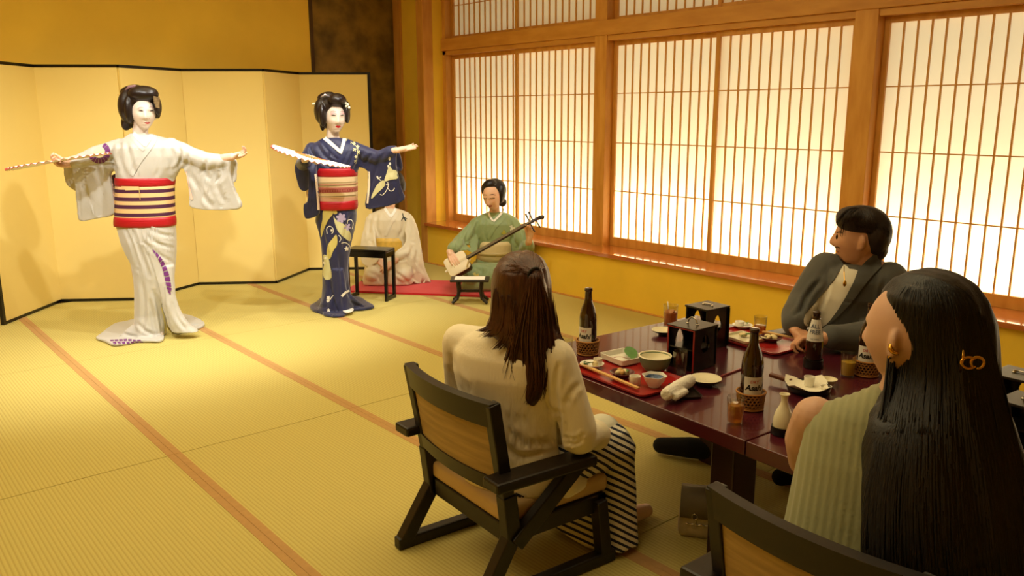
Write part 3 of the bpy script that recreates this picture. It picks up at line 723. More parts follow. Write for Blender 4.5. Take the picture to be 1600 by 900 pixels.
MB().lathe([(0.0565, 0.0242), (0.0555, 0.0262), (0.05, 0.0205), (0.001, 0.018)], n=36, cap=False).build('plate_inside', M_cream, pl, True)
MB().bar(onz(1127, 588, TZ+0.003), onz(1158, 576, TZ+0.003), 0.006, 0.005).build('lacquer_stick', M_redl); tag(bpy.data.objects['lacquer_stick'], 'thin red lacquer stick lying beside the cream plate', 'stick')

# --- black tiered boxes
def gourd(cx, cz, w, h):
    P = []
    for k in range(28):
        a = 2*math.pi*k/28; r = 1+0.0*a; x = math.sin(a); z = -math.cos(a)
        wd = (0.5+0.17*math.cos(a*1.0)) if True else 1
        pinch = 1-0.45*math.exp(-((z-0.28)/0.22)**2)
        P.append((cx+w*0.5*x*pinch*(1.0 if z < 0.3 else 0.72), cz+h*0.5*z))
    return P
def panel_with_hole(Wd, Hh, hole, th):
    """flat board in XZ (0..Wd, 0..Hh) with an opening, thickness TH along +Y"""
    bm = bmesh.new(); out = [bm.verts.new((x, 0, z)) for x, z in ((0, 0), (Wd, 0), (Wd, Hh), (0, Hh))]; inn = [bm.verts.new((x, 0, z)) for x, z in hole]
    es = [bm.edges.new((out[i], out[(i+1) % 4])) for i in range(4)]+[bm.edges.new((inn[i], inn[(i+1) % len(inn)])) for i in range(len(inn))]
    bmesh.ops.triangle_fill(bm, use_beauty=True, edges=es)
    bad = [f for f in bm.faces if all(v in inn for v in f.verts)]
    bmesh.ops.delete(bm, geom=bad, context='FACES_ONLY')
    r = bmesh.ops.extrude_face_region(bm, geom=bm.faces[:])
    for g in r['geom']:
        if isinstance(g, bmesh.types.BMVert): g.co.y += th
    bmesh.ops.recalc_face_normals(bm, faces=bm.faces[:]); bm.verts.index_update()
    V = [tuple(v.co) for v in bm.verts]; Fc = [[v.index for v in f.verts] for f in bm.faces]; bm.free(); return V, Fc
def bento_box(label, pos, ang, W=0.125, D=0.125, Hh=0.15, handle_up=True, redfront=True):
    """open-fronted lacquer box; front faces -X after rotation, origin at base centre"""
    b = thing('lacquer_food_box', label, 'box', pos, ang, 'black lacquer food boxes'); th = 0.006
    MB().box((-D/2-0.004, -W/2-0.004, Hh-0.008), (D/2+0.004, W/2+0.004, Hh), 0.0015).build('lid', M_lac, b)
    MB().box((-D/2, -W/2, 0.0), (D/2, W/2, 0.008)).build('floor_board', M_lac, b)
    MB().box((-D/2+0.004, -W/2+th, Hh*0.47), (D/2-th, W/2-th, Hh*0.47+0.005)).build('shelf', M_lac, b)
    V, Fc = panel_with_hole(D, Hh-0.016, gourd(D*0.5, (Hh-0.016)*0.62, 0.055, 0.07), th)
    for s in (-1, 1):
        MB().add([(x-D/2, y+(W/2-th if s > 0 else -W/2), z+0.008) for x, y, z in V], Fc).build('side_panel', M_lac, b)
    MB().add([(D/2-th+y, x-D/2, z+0.008) for x, y, z in V], Fc).build('rear_panel', M_lac, b)
    if redfront:
        for s in (-1, 1): MB().box((-D/2-0.001, s*(W/2-0.003)-0.003, 0.0), (-D/2+0.001, s*(W/2-0.003)+0.003, Hh-0.008)).build('red_edge', M_redl, b)
        MB().box((-D/2-0.0052, -W/2-0.003, Hh-0.0065), (-D/2-0.0035, W/2+0.003, Hh-0.0035)).build('red_edge', M_redl, b)
    if handle_up: pts = [(0, 0.022*math.cos(a), Hh+0.026*math.sin(a)*1.0) for a in np.linspace(0, math.pi, 11)]
    else: pts = [(0.010*math.sin(a), 0.026*math.cos(a), Hh+0.004) for a in np.linspace(0, math.pi, 11)]
    MB().tube(pts, 0.0028, 8).build('handle', M_steel, b, True)
    for s in (-1, 1): MB().lathe([(0.006, 0), (0.006, 0.002), (0.003, 0.004)], (0, 0.023*s, Hh), 14).build('handle_plate', M_steel, b, True)
    return b
def box_at(uc, vc, vtop, utl, vtl, utr, vtr, label, **kw):
    """nearest bottom corner pixel, its top pixel height, and the top corners left and right of it"""
    c = onz(uc, vc, TZ); h = ony(uc, vtop, c[1])[2]-TZ
    l = onz(utl, vtl, TZ+h); r = onz(utr, vtr, TZ+h); t = onz(uc, vtop, TZ+h)
    dl = (l-t)[:2]; dr = (r-t)[:2]; Wl = np.linalg.norm(dl); Wr = np.linalg.norm(dr)
    ctr = t[:2]+dl/2+dr/2; ang = math.atan2(dr[1], dr[0])
    bento_box(label, (ctr[0], ctr[1], TZ+0.0006), ang, Wl-0.006, Wr-0.006, h, **kw)
    return Wl, Wr, h, math.degrees(ang)
BX1 = box_at(1086.6, 582, 516.5, 1041.8, 506, 1122.7, 506.7, 'black lacquer food box with red edges and raised handle')
BX2 = box_at(1107, 548, 484.5, 1069, 476.5, 1142.3, 477.4, 'black lacquer food box behind the red-edged box', handle_up=False, redfront=False)
print('BOX', BX1, BX2)
# --- far place setting (man)
td = tumbler(1047, 510, 'glass of iced tea with straw behind the black boxes', M_tea, 0.66, 0.10, 0.03, 0.034)
MB().tube([(0.004, 0.006, 0.02), (-0.012, 0.010, 0.115)], 0.003, 8).build('straw', mat('straw_white', '#f0e6d6', 0.5), td, True)
for i in range(3): q = MB().box((-0.011, -0.011, -0.011), (0.011, 0.011, 0.011), 0.003).build('ice_cube', mat('ice_amber', '#d58a45', 0.1, trans=0.3), td); q.location = (0.012*math.cos(i*2.1), 0.012*math.sin(i*2.1), 0.064); q.rotation_euler = (i, 0.5*i, 0.3)
pl = dish('round_plate', 1036, 523, 'white plate with dark underside beside the iced tea', 'plate', [(0.02, 0), (0.02, 0.006), (0.045, 0.016), (0.05, 0.022), (0.049, 0.0235), (0.042, 0.0163), (0.001, 0.0132)], M_blackd)
MB().lathe([(0.05, 0.0222), (0.049, 0.0242), (0.042, 0.017), (0.001, 0.014)], n=36, cap=False).build('plate_inside', M_cream, pl, True)
T2 = onz(1183, 533, TZ)
rrect_tray('serving_tray', (T2[0], T2[1], TZ+0.0006), math.radians(84), 0.38, 0.255, 0.004, 'red lacquer tray set before the grey jacket person', 'tray', M_tray, 0.012, group='red lacquer trays')
p = onz(1162, 533, TZ); sq2 = rrect_tray('square_dish', (p[0], p[1], TZ+ZTR+0.0006), math.radians(80), 0.14, 0.12, 0.006, 'pale rectangular dish with small leaf on the far tray', 'dish', M_cream, 0.016, 0.012)
long_leaf(sq2, 0.05, 0.02, (0.0, -0.02, 0.016), 1.0)
q = MB().ell((0, 0, 0), (0.02, 0.014, 0.008)).build('food_piece', M_food, sq2, True); q.location = (0.02, -0.015, 0.015)
pl = dish('small_plate', 1160, 512, 'small white plate with patterned cup behind the rectangular dish', 'plate', bowlprof(0.045, 0.014, 0.5), M_white, ZTR)
q = MB().lathe([(0.016, 0), (0.019, 0.003), (0.0205, 0.022), (0.0185, 0.022), (0.0165, 0.006), (0.001, 0.006)], n=24).build('garnish_cup', M_white, pl, True); q.location = (-0.005, 0.012, 0.006)
q = long_leaf(pl, 0.04, 0.02, (0.015, -0.012, 0.018), 0.7); q.name = 'garnish_leaf'
tumbler(1187, 524, 'small beer glass on the far tray', M_beer, 0.52, 0.085, zb=ZTR)
fd = dish('food_dish', 1204, 533, 'dark red dish with pale food on the far tray', 'dish', bowlprof(0.05, 0.02, 0.5), mat('dark_red_dish', '#5b2a2a', 0.3), ZTR)
for i in range(4):
    a = i*1.6; q = MB().ell((0, 0, 0), (0.016, 0.011, 0.008), nu=12, nv=8).build('food_piece', M_food, fd, True); q.location = (0.015*math.cos(a), 0.015*math.sin(a), 0.019); q.rotation_euler = (0.3*i, 0.2, a)
sticks(1192, 519, 1246, 530, 0.026, 'pale wooden chopsticks resting across the far tray')
# --- middle of the table
basket(1172, 638, 'wicker basket around the beer bottle in the middle of the table')
beer_bottle(1172, 638, 'brown beer bottle in the middle of the table by the full glass', 0.25)
tumbler(1148, 661, 'full beer glass next to the middle wicker basket', M_beer, 0.70, 0.088)
def slim_bottle():
    p = on_table(1270, 574); b = thing('alcohol_free_bottle', 'dark bottle with pale neck label standing in a black sleeve', 'bottle', p)
    S = 0.93
    pr = [(0.029, 0.004), (0.031, 0.008), (0.031, 0.115), (0.029, 0.135), (0.0215, 0.175), (0.0155, 0.205), (0.0135, 0.215), (0.0135, 0.222), (0.0145, 0.223), (0.0145, 0.232), (0.012, 0.234)]
    autosmooth(MB().lathe([(r, z*S) for r, z in pr], n=36).build('glass_body', M_brown, b), 60)
    a = TOCAM(p)-0.05
    pf = [(0.116, 0.0318), (0.135, 0.0300), (0.155, 0.0262), (0.175, 0.0223), (0.203, 0.0166)]; lm = MB()
    for (za, ra), (zb_, rb) in zip(pf[:-1], pf[1:]): q = patch(ra, a-1.25, a+1.25, za*S, zb_*S, 16, rb); lm.add(q.V, q.F)
    lb = lm.build('neck_label', M_label, b, True)
    m_ = mat('label_blue_ink', '#3a4a66', 0.5)
    for txt, z, r in (('ALL', 0.170, 0.0236), ('FREE', 0.147, 0.0280)):
        obj('label_lettering', wrap(text_mesh(txt, 0.021, 0.0003), r+0.0012, a, z*S, -0.2), m_, lb)
    obj('label_lettering', wrap(text_mesh('ALC. 0.00%', 0.0065), 0.0316, a, 0.124*S, -0.1), m_, lb)
    autosmooth(MB().lathe([(0.034, 0), (0.0365, 0.003), (0.0365, 0.034), (0.033, 0.034), (0.032, 0.005), (0.001, 0.0045)], n=32).build('black_sleeve', M_blackd, b), 50)
slim_bottle()
basket(1353, 586, 'wicker basket half hidden behind the face of the sage green person')
beer_bottle(1353, 586, 'brown beer bottle half hidden by the face of the sage green person', -0.15)
tumbler(1324, 588, 'glass of yellow drink beside the half hidden beer bottle', mat('yellow_drink', '#d9ae2a', 0.15, trans=0.4), 0.62, 0.09)
tk_p = onz(1221, 672, TZ)
sb = dish('flask_stand', 1222, 678, 'low round black stand holding the white sake flask', 'stand', [(0.031, 0), (0.034, 0.003), (0.034, 0.026), (0.031, 0.026), (0.030, 0.006), (0.001, 0.006)], M_blackd)
tk = thing('sake_flask', 'white ceramic sake flask with narrow neck near the table seam', 'flask', (sb.location.x, sb.location.y, TZ+0.008))
autosmooth(MB().lathe([(0.024, 0), (0.028, 0.004), (0.0295, 0.025), (0.028, 0.045), (0.022, 0.066), (0.013, 0.083), (0.0095, 0.096), (0.0105, 0.110), (0.0145, 0.118), (0.0135, 0.119), (0.009, 0.112), (0.007, 0.10)], n=36).build('flask_body', mat('flask_glaze', '#e6dfc4', 0.2), tk), 60)
MB().tube([(0.0143*math.cos(q), 0.0143*math.sin(q), 0.1185) for q in np.linspace(0, 2*math.pi, 25)], 0.0014, 6).build('lip', M_cream, tk, True)
pn = dish('iron_pan', 1262, 612, 'round black pan with wooden handle and white paper', 'pan', [(0.058, 0), (0.068, 0.006), (0.074, 0.024), (0.071, 0.024), (0.064, 0.008), (0.001, 0.008)], M_blackd)
_h = onz(1212, 588, TZ+0.024)-np.array(pn.location); _h = _h/np.linalg.norm(_h[:2])
MB().bar(_h*0.066*[1, 1, 0]+[0, 0, 0.021], _h*0.15*[1, 1, 0]+[0, 0, 0.024], 0.020, 0.013, bev=0.003).build('wooden_handle', wood('handle_wood', '#6b3a1e', '#54290f', (20, 20, 20), 0.4), pn)
V = []
for i in range(17):
    a = 2*math.pi*i/16
    V.append((0.079*math.cos(a)*(1+0.12*math.cos(4*a)), 0.079*math.sin(a)*(1+0.12*math.cos(4*a)), 0.030+0.012*math.cos(4*a)))
MB().add(V[:16]+[(0.05*math.cos(2*math.pi*i/16), 0.05*math.sin(2*math.pi*i/16), 0.0105) for i in range(16)]+[(0, 0, 0.0105)], [(i, (i+1) % 16, 16+(i+1) % 16, 16+i) for i in range(16)]+[(16+i, 16+(i+1) % 16, 32) for i in range(16)]).build('paper_liner', mat('paper_white', '#efe8d2', 0.8), pn, True)
ZPN = 0.0115
dish('small_cup', 1264, 603, 'small white cup standing in the paper-lined pan', 'cup', [(0.014, 0), (0.016, 0.002), (0.0185, 0.034), (0.0165, 0.034), (0.0135, 0.006), (0.001, 0.006)], M_white, ZPN)
dish('sauce_bowl', 1293, 603, 'cream sauce bowl behind the paper-lined pan', 'bowl', bowlprof(0.032, 0.026, 0.5), M_cream, 0.0)
dish('sake_cup', 1290, 613, 'tiny white cup in front of the cream sauce bowl', 'cup', [(0.013, 0), (0.015, 0.002), (0.02, 0.022), (0.018, 0.022), (0.0135, 0.005), (0.001, 0.005)], M_white, 0.0)
# --- boxes at the right edge
bento_box('black lacquer food box nearest the right picture edge', (2.557, 0.728, TZ+0.0006), math.radians(-5), 0.13, 0.13, 0.145, True, False)
bento_box('black lacquer food box farther back at the right edge', (2.790, 0.832, TZ+0.0006), math.radians(-4), 0.13, 0.13, 0.15, False, False)
# ================================================================== PEOPLE: tools
def unit(v): v = np.array(v, float); return v/np.linalg.norm(v)
def frame(fwd, up=(0, 0, 1), roll=0.0):
    """columns: side (person's right... image sense), forward, up"""
    f = unit(fwd); u = np.array(up, float); u = unit(u-f*np.dot(u, f)); s = np.cross(f, u)
    if roll: s, u = s*math.cos(roll)+u*math.sin(roll), u*math.cos(roll)-s*math.sin(roll)
    return np.stack([s, f, u], 1)
def smoothstep(a, b, x): t = np.clip((x-a)/(b-a), 0, 1); return t*t*(3-2*t)
def head_shape(mb, c, R3, s=1.0, nose=1.0, jaw=1.0, ears=True, mouth=0.0, nu=88, nv=66, wide=1.0):
    """head with brow, sockets, nose, lips, chin and ears; centre C, axes R3 (side, forward, up)"""
    th = np.linspace(0, 2*np.pi, nu, endpoint=False); ph = np.linspace(-np.pi/2, np.pi/2, nv+1)[1:-1]
    T, P = np.meshgrid(th, ph); x = np.cos(P)*np.cos(T); y = np.cos(P)*np.sin(T); z = np.sin(P)
    X = x*0.073*wide; Y = y*0.093; Z = z*0.113
    low = smoothstep(0.05, 0.95, -z)
    X *= 1-0.21*low*jaw; Y = np.where(y < 0, Y*(1-0.5*smoothstep(0.15, 0.8, -z)), Y*(1-0.05*low))
    X *= 1-0.06*smoothstep(0.2, 0.9, z)
    fr = smoothstep(0.1, 0.5, y)
    Y += fr*0.014*smoothstep(0.55, 0.9, -z)*jaw                                  # chin and jaw forward
    nz = np.where(Z > -0.034, smoothstep(0.024, -0.034, Z), smoothstep(-0.049, -0.034, Z))
    wn = 0.0105+0.007*smoothstep(0.0, -0.036, Z)
    Y += fr*nose*0.025*nz*np.exp(-(X/wn)**2)
    Y -= fr*0.007*np.exp(-((np.abs(X)-0.031)/0.015)**2-((Z-0.004)/0.011)**2)      # sockets
    Y += fr*0.004*np.exp(-((np.abs(X)-0.028)/0.02)**2-((Z-0.024)/0.008)**2)       # brow
    Y += fr*0.003*np.exp(-((np.abs(X)-0.031)/0.011)**2-((Z-0.003)/0.006)**2)      # lids
    Y += fr*0.004*np.exp(-((np.abs(X)-0.036)/0.02)**2-((Z+0.028)/0.018)**2)       # cheeks
    Y += fr*0.0065*np.exp(-(X/0.019)**2-((Z+0.060)/0.0055)**2)+fr*0.006*np.exp(-(X/0.017)**2-((Z+0.0725)/0.006)**2)
    Y -= fr*0.0035*np.exp(-(X/0.022)**2-((Z+0.0663)/0.0025)**2)+fr*mouth*0.01*np.exp(-(X/0.014)**2-((Z+0.0663)/0.004)**2)
    Y -= fr*0.004*np.exp(-(X/0.03)**2-((Z+0.086)/0.006)**2)                       # under the lip
    pts = np.stack([X, Y, Z], -1).reshape(-1, 3)*s
    V = [np.array([0, 0, -0.113*s])]+list(pts)+[np.array([0, 0, 0.113*s])]
    V = [np.array(c)+R3@v for v in V]; Fc = []; m = nv-1; L = len(V)-1
    for k in range(nu):
        j = (k+1) % nu; Fc += [(0, 1+j, 1+k), (L, 1+(m-1)*nu+k, 1+(m-1)*nu+j)]
        for i in range(m-1): Fc.append((1+i*nu+k, 1+i*nu+j, 1+(i+1)*nu+j, 1+(i+1)*nu+k))
    mb.add(V, Fc)
    if ears:
        for sg in (-1, 1):
            e = np.array(c)+R3@(np.array([sg*0.073*wide, -0.012, -0.008])*s)
            Re = R3@np.array(Matrix.Rotation(sg*0.45, 3, 'Z'))
            mb.ell(e, (0.008*s, 0.017*s, 0.031*s), Re, 14, 10); mb.ell(e+Re@np.array([sg*0.004, -0.006, 0.006])*s, (0.007*s, 0.012*s, 0.018*s), Re, 12, 8)
            mb.ell(e+Re@np.array([sg*0.0, 0.006, -0.024])*s, (0.006*s, 0.008*s, 0.009*s), Re, 10, 8)
def hand(mb, w, d, n, lat, curl=(0.25, 0.25, 0.3, 0.35), thumb=(0.6, 0.3), s=1.0, spread=0.05):
    """palm, four fingers and a thumb: wrist W, direction D, palm faces N, thumb side LAT"""
    w = np.array(w, float); d = unit(d); n = unit(np.array(n)-d*np.dot(n, d)); l = unit(np.array(lat)-d*np.dot(lat, d)-n*np.dot(lat, n))
    lens = ((0.040, 0.025, 0.020), (0.045, 0.028, 0.022), (0.042, 0.026, 0.021), (0.033, 0.020, 0.018)); pal = (0.082, 0.084, 0.080, 0.073)
    mb.chain([w-d*0.02*s, w+d*0.01*s], [0.024*s, 0.024*s])
    for i in range(4):
        o = l*(0.030-0.0195*i)*s; k = w+d*pal[i]*s+o
        mb.chain([w+d*0.012*s+o*0.55, w+d*0.045*s+o*0.85, k], [0.0145*s, 0.0135*s, 0.0105*s], 10)
        p = k; a = 0.0; fd0 = unit(d+l*spread*(1.5-i))
        pts = [p]; rad = [0.0100*s]
        for q in range(3):
            a += curl[i]*(1.0 if q else 0.8); fd = fd0*math.cos(a)+n*math.sin(a); p = p+fd*lens[i][q]*s; pts.append(p); rad.append((0.0088, 0.0080, 0.0066)[q]*s)
        mb.chain(pts, rad, 10)
    p = w+d*0.022*s+l*0.022*s; td = unit(d*math.cos(thumb[0])+l*math.sin(thumb[0])+n*0.25); pts = [p]; rad = [0.016*s]
    for q, L in enumerate((0.036, 0.030, 0.024)):
        td = unit(td+n*thumb[1]*0.5+d*0.15*q); p = p+td*L*s; pts.append(p); rad.append((0.0125, 0.0105, 0.0082)[q]*s)
    mb.chain(pts, rad, 10)
def rows_rings(base, rows, n=44, ex=2.3):
    """rings from pixel rows (v, u_left, u_right, depth_radius[, dy]) on the upright plane through BASE"""
    out = []
    for r in rows:
        v, ul, ur, dr = r[:4]; dy = r[4] if len(r) > 4 else 0.0
        a = atp(ul, v, base, dy); b = atp(ur, v, base, dy); c = (a+b)/2; hw = np.linalg.norm((b-a)[:2])/2; ring = []
        for k in range(n):
            t = 2*math.pi*k/n; ct, sn = math.cos(t), math.sin(t)
            ring.append(c + RH*hw*np.sign(ct)*abs(ct)**(2/ex) - NH*dr*np.sign(sn)*abs(sn)**(2/ex))
        out.append(ring)
    return out
def slab(mb, base, poly, dy, th):
    """hanging cloth panel: pixel outline on the plane DY behind BASE, TH thick"""
    mb.prism([atp(u, v, base, dy) for u, v in smooth_poly(poly, True, 3)], NH*th)
def ramp_slab(mb, base, poly, th):
    """like slab but each pixel carries its own depth: (u, v, dy)"""
    P = smooth_poly([(u, v, d*1000) for u, v, d in poly], True, 3)
    mb.prism([atp(p[0], p[1], base, p[2]/1000) for p in P], NH*th)
def floor_slab(mb, poly, z0, z1):
    P = [onz(u, v, 0.0) for u, v in smooth_poly(poly, True, 3)]; P = [np.array([p[0], p[1], (z0+z1)/2]) for p in P]
    mb.prism(P, (0, 0, z1-z0))
def folds(me, amp=0.004, ks=(38, 61, 23), kz=(4, -7, 9), seed=1, zmax=9, zmin=-9, mask=None):
    """gentle cloth folds running mostly downwards"""
    rng = np.random.RandomState(seed); a = coords(me); n = normals(me); s = a@RH; t = a@NH; d = np.zeros(len(a))
    for k, q in zip(ks, kz): d += np.sin(s*k+t*k*0.6+a[:, 2]*q+rng.rand()*6+1.2*np.sin(a[:, 2]*5+rng.rand()*6))/len(ks)
    w = smoothstep(zmin, zmin+0.1, a[:, 2])*(1-smoothstep(zmax-0.1, zmax, a[:, 2]))
    if mask is not None: w = w*mask(a)
    setco(me, a+n*(amp*d*w)[:, None])
def person(label, base, group=None):
    return thing('person', label, 'person', (base[0], base[1], 0), 0, group)
def paint_regions(me, mats_, fn):
    """several skin tones on one body: FN(face centres) -> material index"""
    for m in mats_: me.materials.append(m)
    c = np.empty(len(me.polygons)*3); me.polygons.foreach_get('center', c); idx = fn(c.reshape(-1, 3)).astype(np.int32)
    me.polygons.foreach_set('material_index', idx); me.update()
def pxs(base): return float(np.linalg.norm(atp(801, 450, base)-atp(800, 450, base)))
M_skin = mat('skin', '#e3b793', 0.5, var=0.03, vscale=30, sss=0.15)
M_skinw = mat('white_makeup', '#d8c6b6', 0.5)
M_hairb = mat('lacquered_black_hair', '#1d1310', 0.32, bump=0.1, bscale=3.0, stretch=(90, 90, 12))
M_lip = mat('red_lip', '#c22a33', 0.4); M_eye = mat('eye_line', '#1e1412', 0.4); M_brow = mat('brow_pink', '#b58a84', 0.7); M_shadow = mat('eye_rouge', '#e09a98', 0.7)
M_collar = mat('white_collar', '#f3eede', 0.8)
def pleated_fan(label, pivot, e1, e2, R_=0.30, span=(0.0, math.pi), np_=22, r_in=0.13):
    """open folding fan: pivot, directions of its two spread axes"""
    e1 = unit(e1); e2 = unit(np.array(e2)-e1*np.dot(e1, e2)); nn = np.cross(e1, e2); pivot = np.array(pivot)
    f = thing('folding_fan', label, 'fan', pivot, 0, 'folding fans held by the dancers')
    V = []; Fc = []
    for i in range(np_*2+1):
        a = span[0]+(span[1]-span[0])*i/(np_*2); d = e1*math.cos(a)+e2*math.sin(a); o = nn*(0.0065 if i % 2 else -0.0065)
        for t in (-0.0004, 0.0004):
            V += [tuple(pivot+d*r_in+o*0.5+nn*t), tuple(pivot+d*R_+o+nn*t)]
    for i in range(np_*2):
        q = 4*i; Fc += [(q, q+4, q+5, q+1), (q+2, q+3, q+7, q+6), (q+1, q+5, q+7, q+3), (q, q+2, q+6, q+4)]
    MB().add(V, Fc).build('fan_leaf', mat('fan_paper', '#f7f0e8', 0.6), f, world=True)
    V = []; Fc = []
    for i in range(np_*2+1):
        a = span[0]+(span[1]-span[0])*i/(np_*2); d = e1*math.cos(a)+e2*math.sin(a); o = nn*(0.0065 if i % 2 else -0.0065)
        for t in (-0.0009, 0.0009): V += [tuple(pivot+d*(R_-.006)+o*.98+nn*t), tuple(pivot+d*(R_+.0006)+o+nn*t)]
    for i in range(np_*2):
        q = 4*i; Fc += [(q, q+4, q+5, q+1), (q+2, q+3, q+7, q+6), (q+1, q+5, q+7, q+3), (q, q+2, q+6, q+4)]
    MB().add(V, Fc).build('fan_edge', mat('fan_edge_red', '#d0605a', 0.6), f, world=True)
    for i in range(0, np_+1):
        a = span[0]+(span[1]-span[0])*i/np_; d = e1*math.cos(a)+e2*math.sin(a); g = i in (0, np_)
        MB().bar(pivot-d*0.012, pivot+d*(R_ if g else r_in+0.03), 0.009 if not g else 0.013, 0.0022, up=nn).build('guard_stick' if g else 'fan_rib', mat('fan_red', '#c0383a', 0.5) if g else mat('fan_bamboo', '#c9a15c', 0.5), f, world=True)
    MB().tube([pivot-nn*0.006, pivot+nn*0.006], 0.006, 10).build('rivet', mat('fan_rivet', '#c9b27a', 0.3, metal=1), f, world=True)
    return f
def face_paint(bvh, per, lips, eyes, brows, lipm=None, rouge=True, browm=None, step=1.2):
    if lips: lay(bvh, lips, 'lips', lipm or M_lip, per, 0.0012, step)
    for e in eyes:
        lay(bvh, [e], 'eye', M_eye, per, 0.0016, step)
    for b in brows: lay(bvh, [b], 'eyebrow', browm or M_brow, per, 0.0012, step)
def _polydist(P, line):
    """distance of pixels P to a polyline, side sign and position along it (0..1)"""
    L = np.array(smooth_poly(line, False, 5)) if len(line) > 2 else np.array(line, float)
    best = np.full(len(P), 1e9); sg = np.zeros(len(P)); tt = np.zeros(len(P)); n = len(L)-1
    for i in range(n):
        a, b = L[i], L[i+1]; ab = b-a; l2 = ab@ab+1e-9
        t = np.clip((P-a)@ab/l2, 0, 1); q = a+t[:, None]*ab; d = np.linalg.norm(P-q, axis=1)
        s = ab[0]*(P[:, 1]-a[1])-ab[1]*(P[:, 0]-a[0]); m = d < best
        best[m] = d[m]; sg[m] = np.sign(s[m]); tt[m] = (i+t[m])/n
    return best, sg, tt
def creases(me, lines, steps=(), behind=None):
    """cloth folds modelled into the garment along lines seen in the photograph: lines = [(pixels, depth_m, width_px)],
    steps = [(pixels, height_m, fade_px, side)] are overlap edges"""
    a = coords(me); n = normals(me); P = proj(a); view = a-CAM; view /= np.linalg.norm(view, axis=1)[:, None]
    f = smoothstep(0.0, 0.35, -(n*view).sum(1)); d = np.zeros(len(a))
    for ln, dep, w in lines:
        q, s, t = _polydist(P, ln); tap = np.minimum(1, np.minimum(t, 1-t)*5+0.25)
        d += tap*(-dep*np.exp(-(q/w)**2)+0.55*dep*np.exp(-((q-2.1*w)/(1.1*w))**2))
    for ln, h, fade, side in steps:
        q, s, t = _polydist(P, ln); tap = np.minimum(1, np.minimum(t, 1-t)*8+0.1)
        d += np.where(s == side, h*np.exp(-q/fade), -0.35*h*np.exp(-(q/3.0)**2))*tap
    setco(me, a+n*(d*f)[:, None])
def flower(c, r, n=5, a0=0.3):
    out = [disc(c, r*0.35, None, 8)]
    for i in range(n):
        a = a0+2*math.pi*i/n; out.append([(c[0]+r*0.6*math.cos(a)+r*0.42*math.cos(t)*math.cos(a)-r*0.3*math.sin(t)*math.sin(a), c[1]+r*0.6*math.sin(a)+r*0.42*math.cos(t)*math.sin(a)+r*0.3*math.sin(t)*math.cos(a)) for t in np.linspace(0, 2*math.pi, 10, endpoint=False)])
    return out
def comb_hair(me, amp=.0035, ks=(95, 150, 60), seed=2, zk=6.0):
    """strand grooves running down a hair mass"""
    rng = np.random.RandomState(seed); a = coords(me); n = normals(me); s = a@RH; t = a@NH; d = np.zeros(len(a))
    for k in ks: d += np.sin(s*k+t*k*.5+1.6*np.sin(a[:, 2]*zk+rng.rand()*6)+rng.rand()*6)/len(ks)
    setco(me, a+n*(amp*d)[:, None])
def zpx(pts, s, u0, v0): return [(u0+x/s, v0+y/s) for x, y in pts]
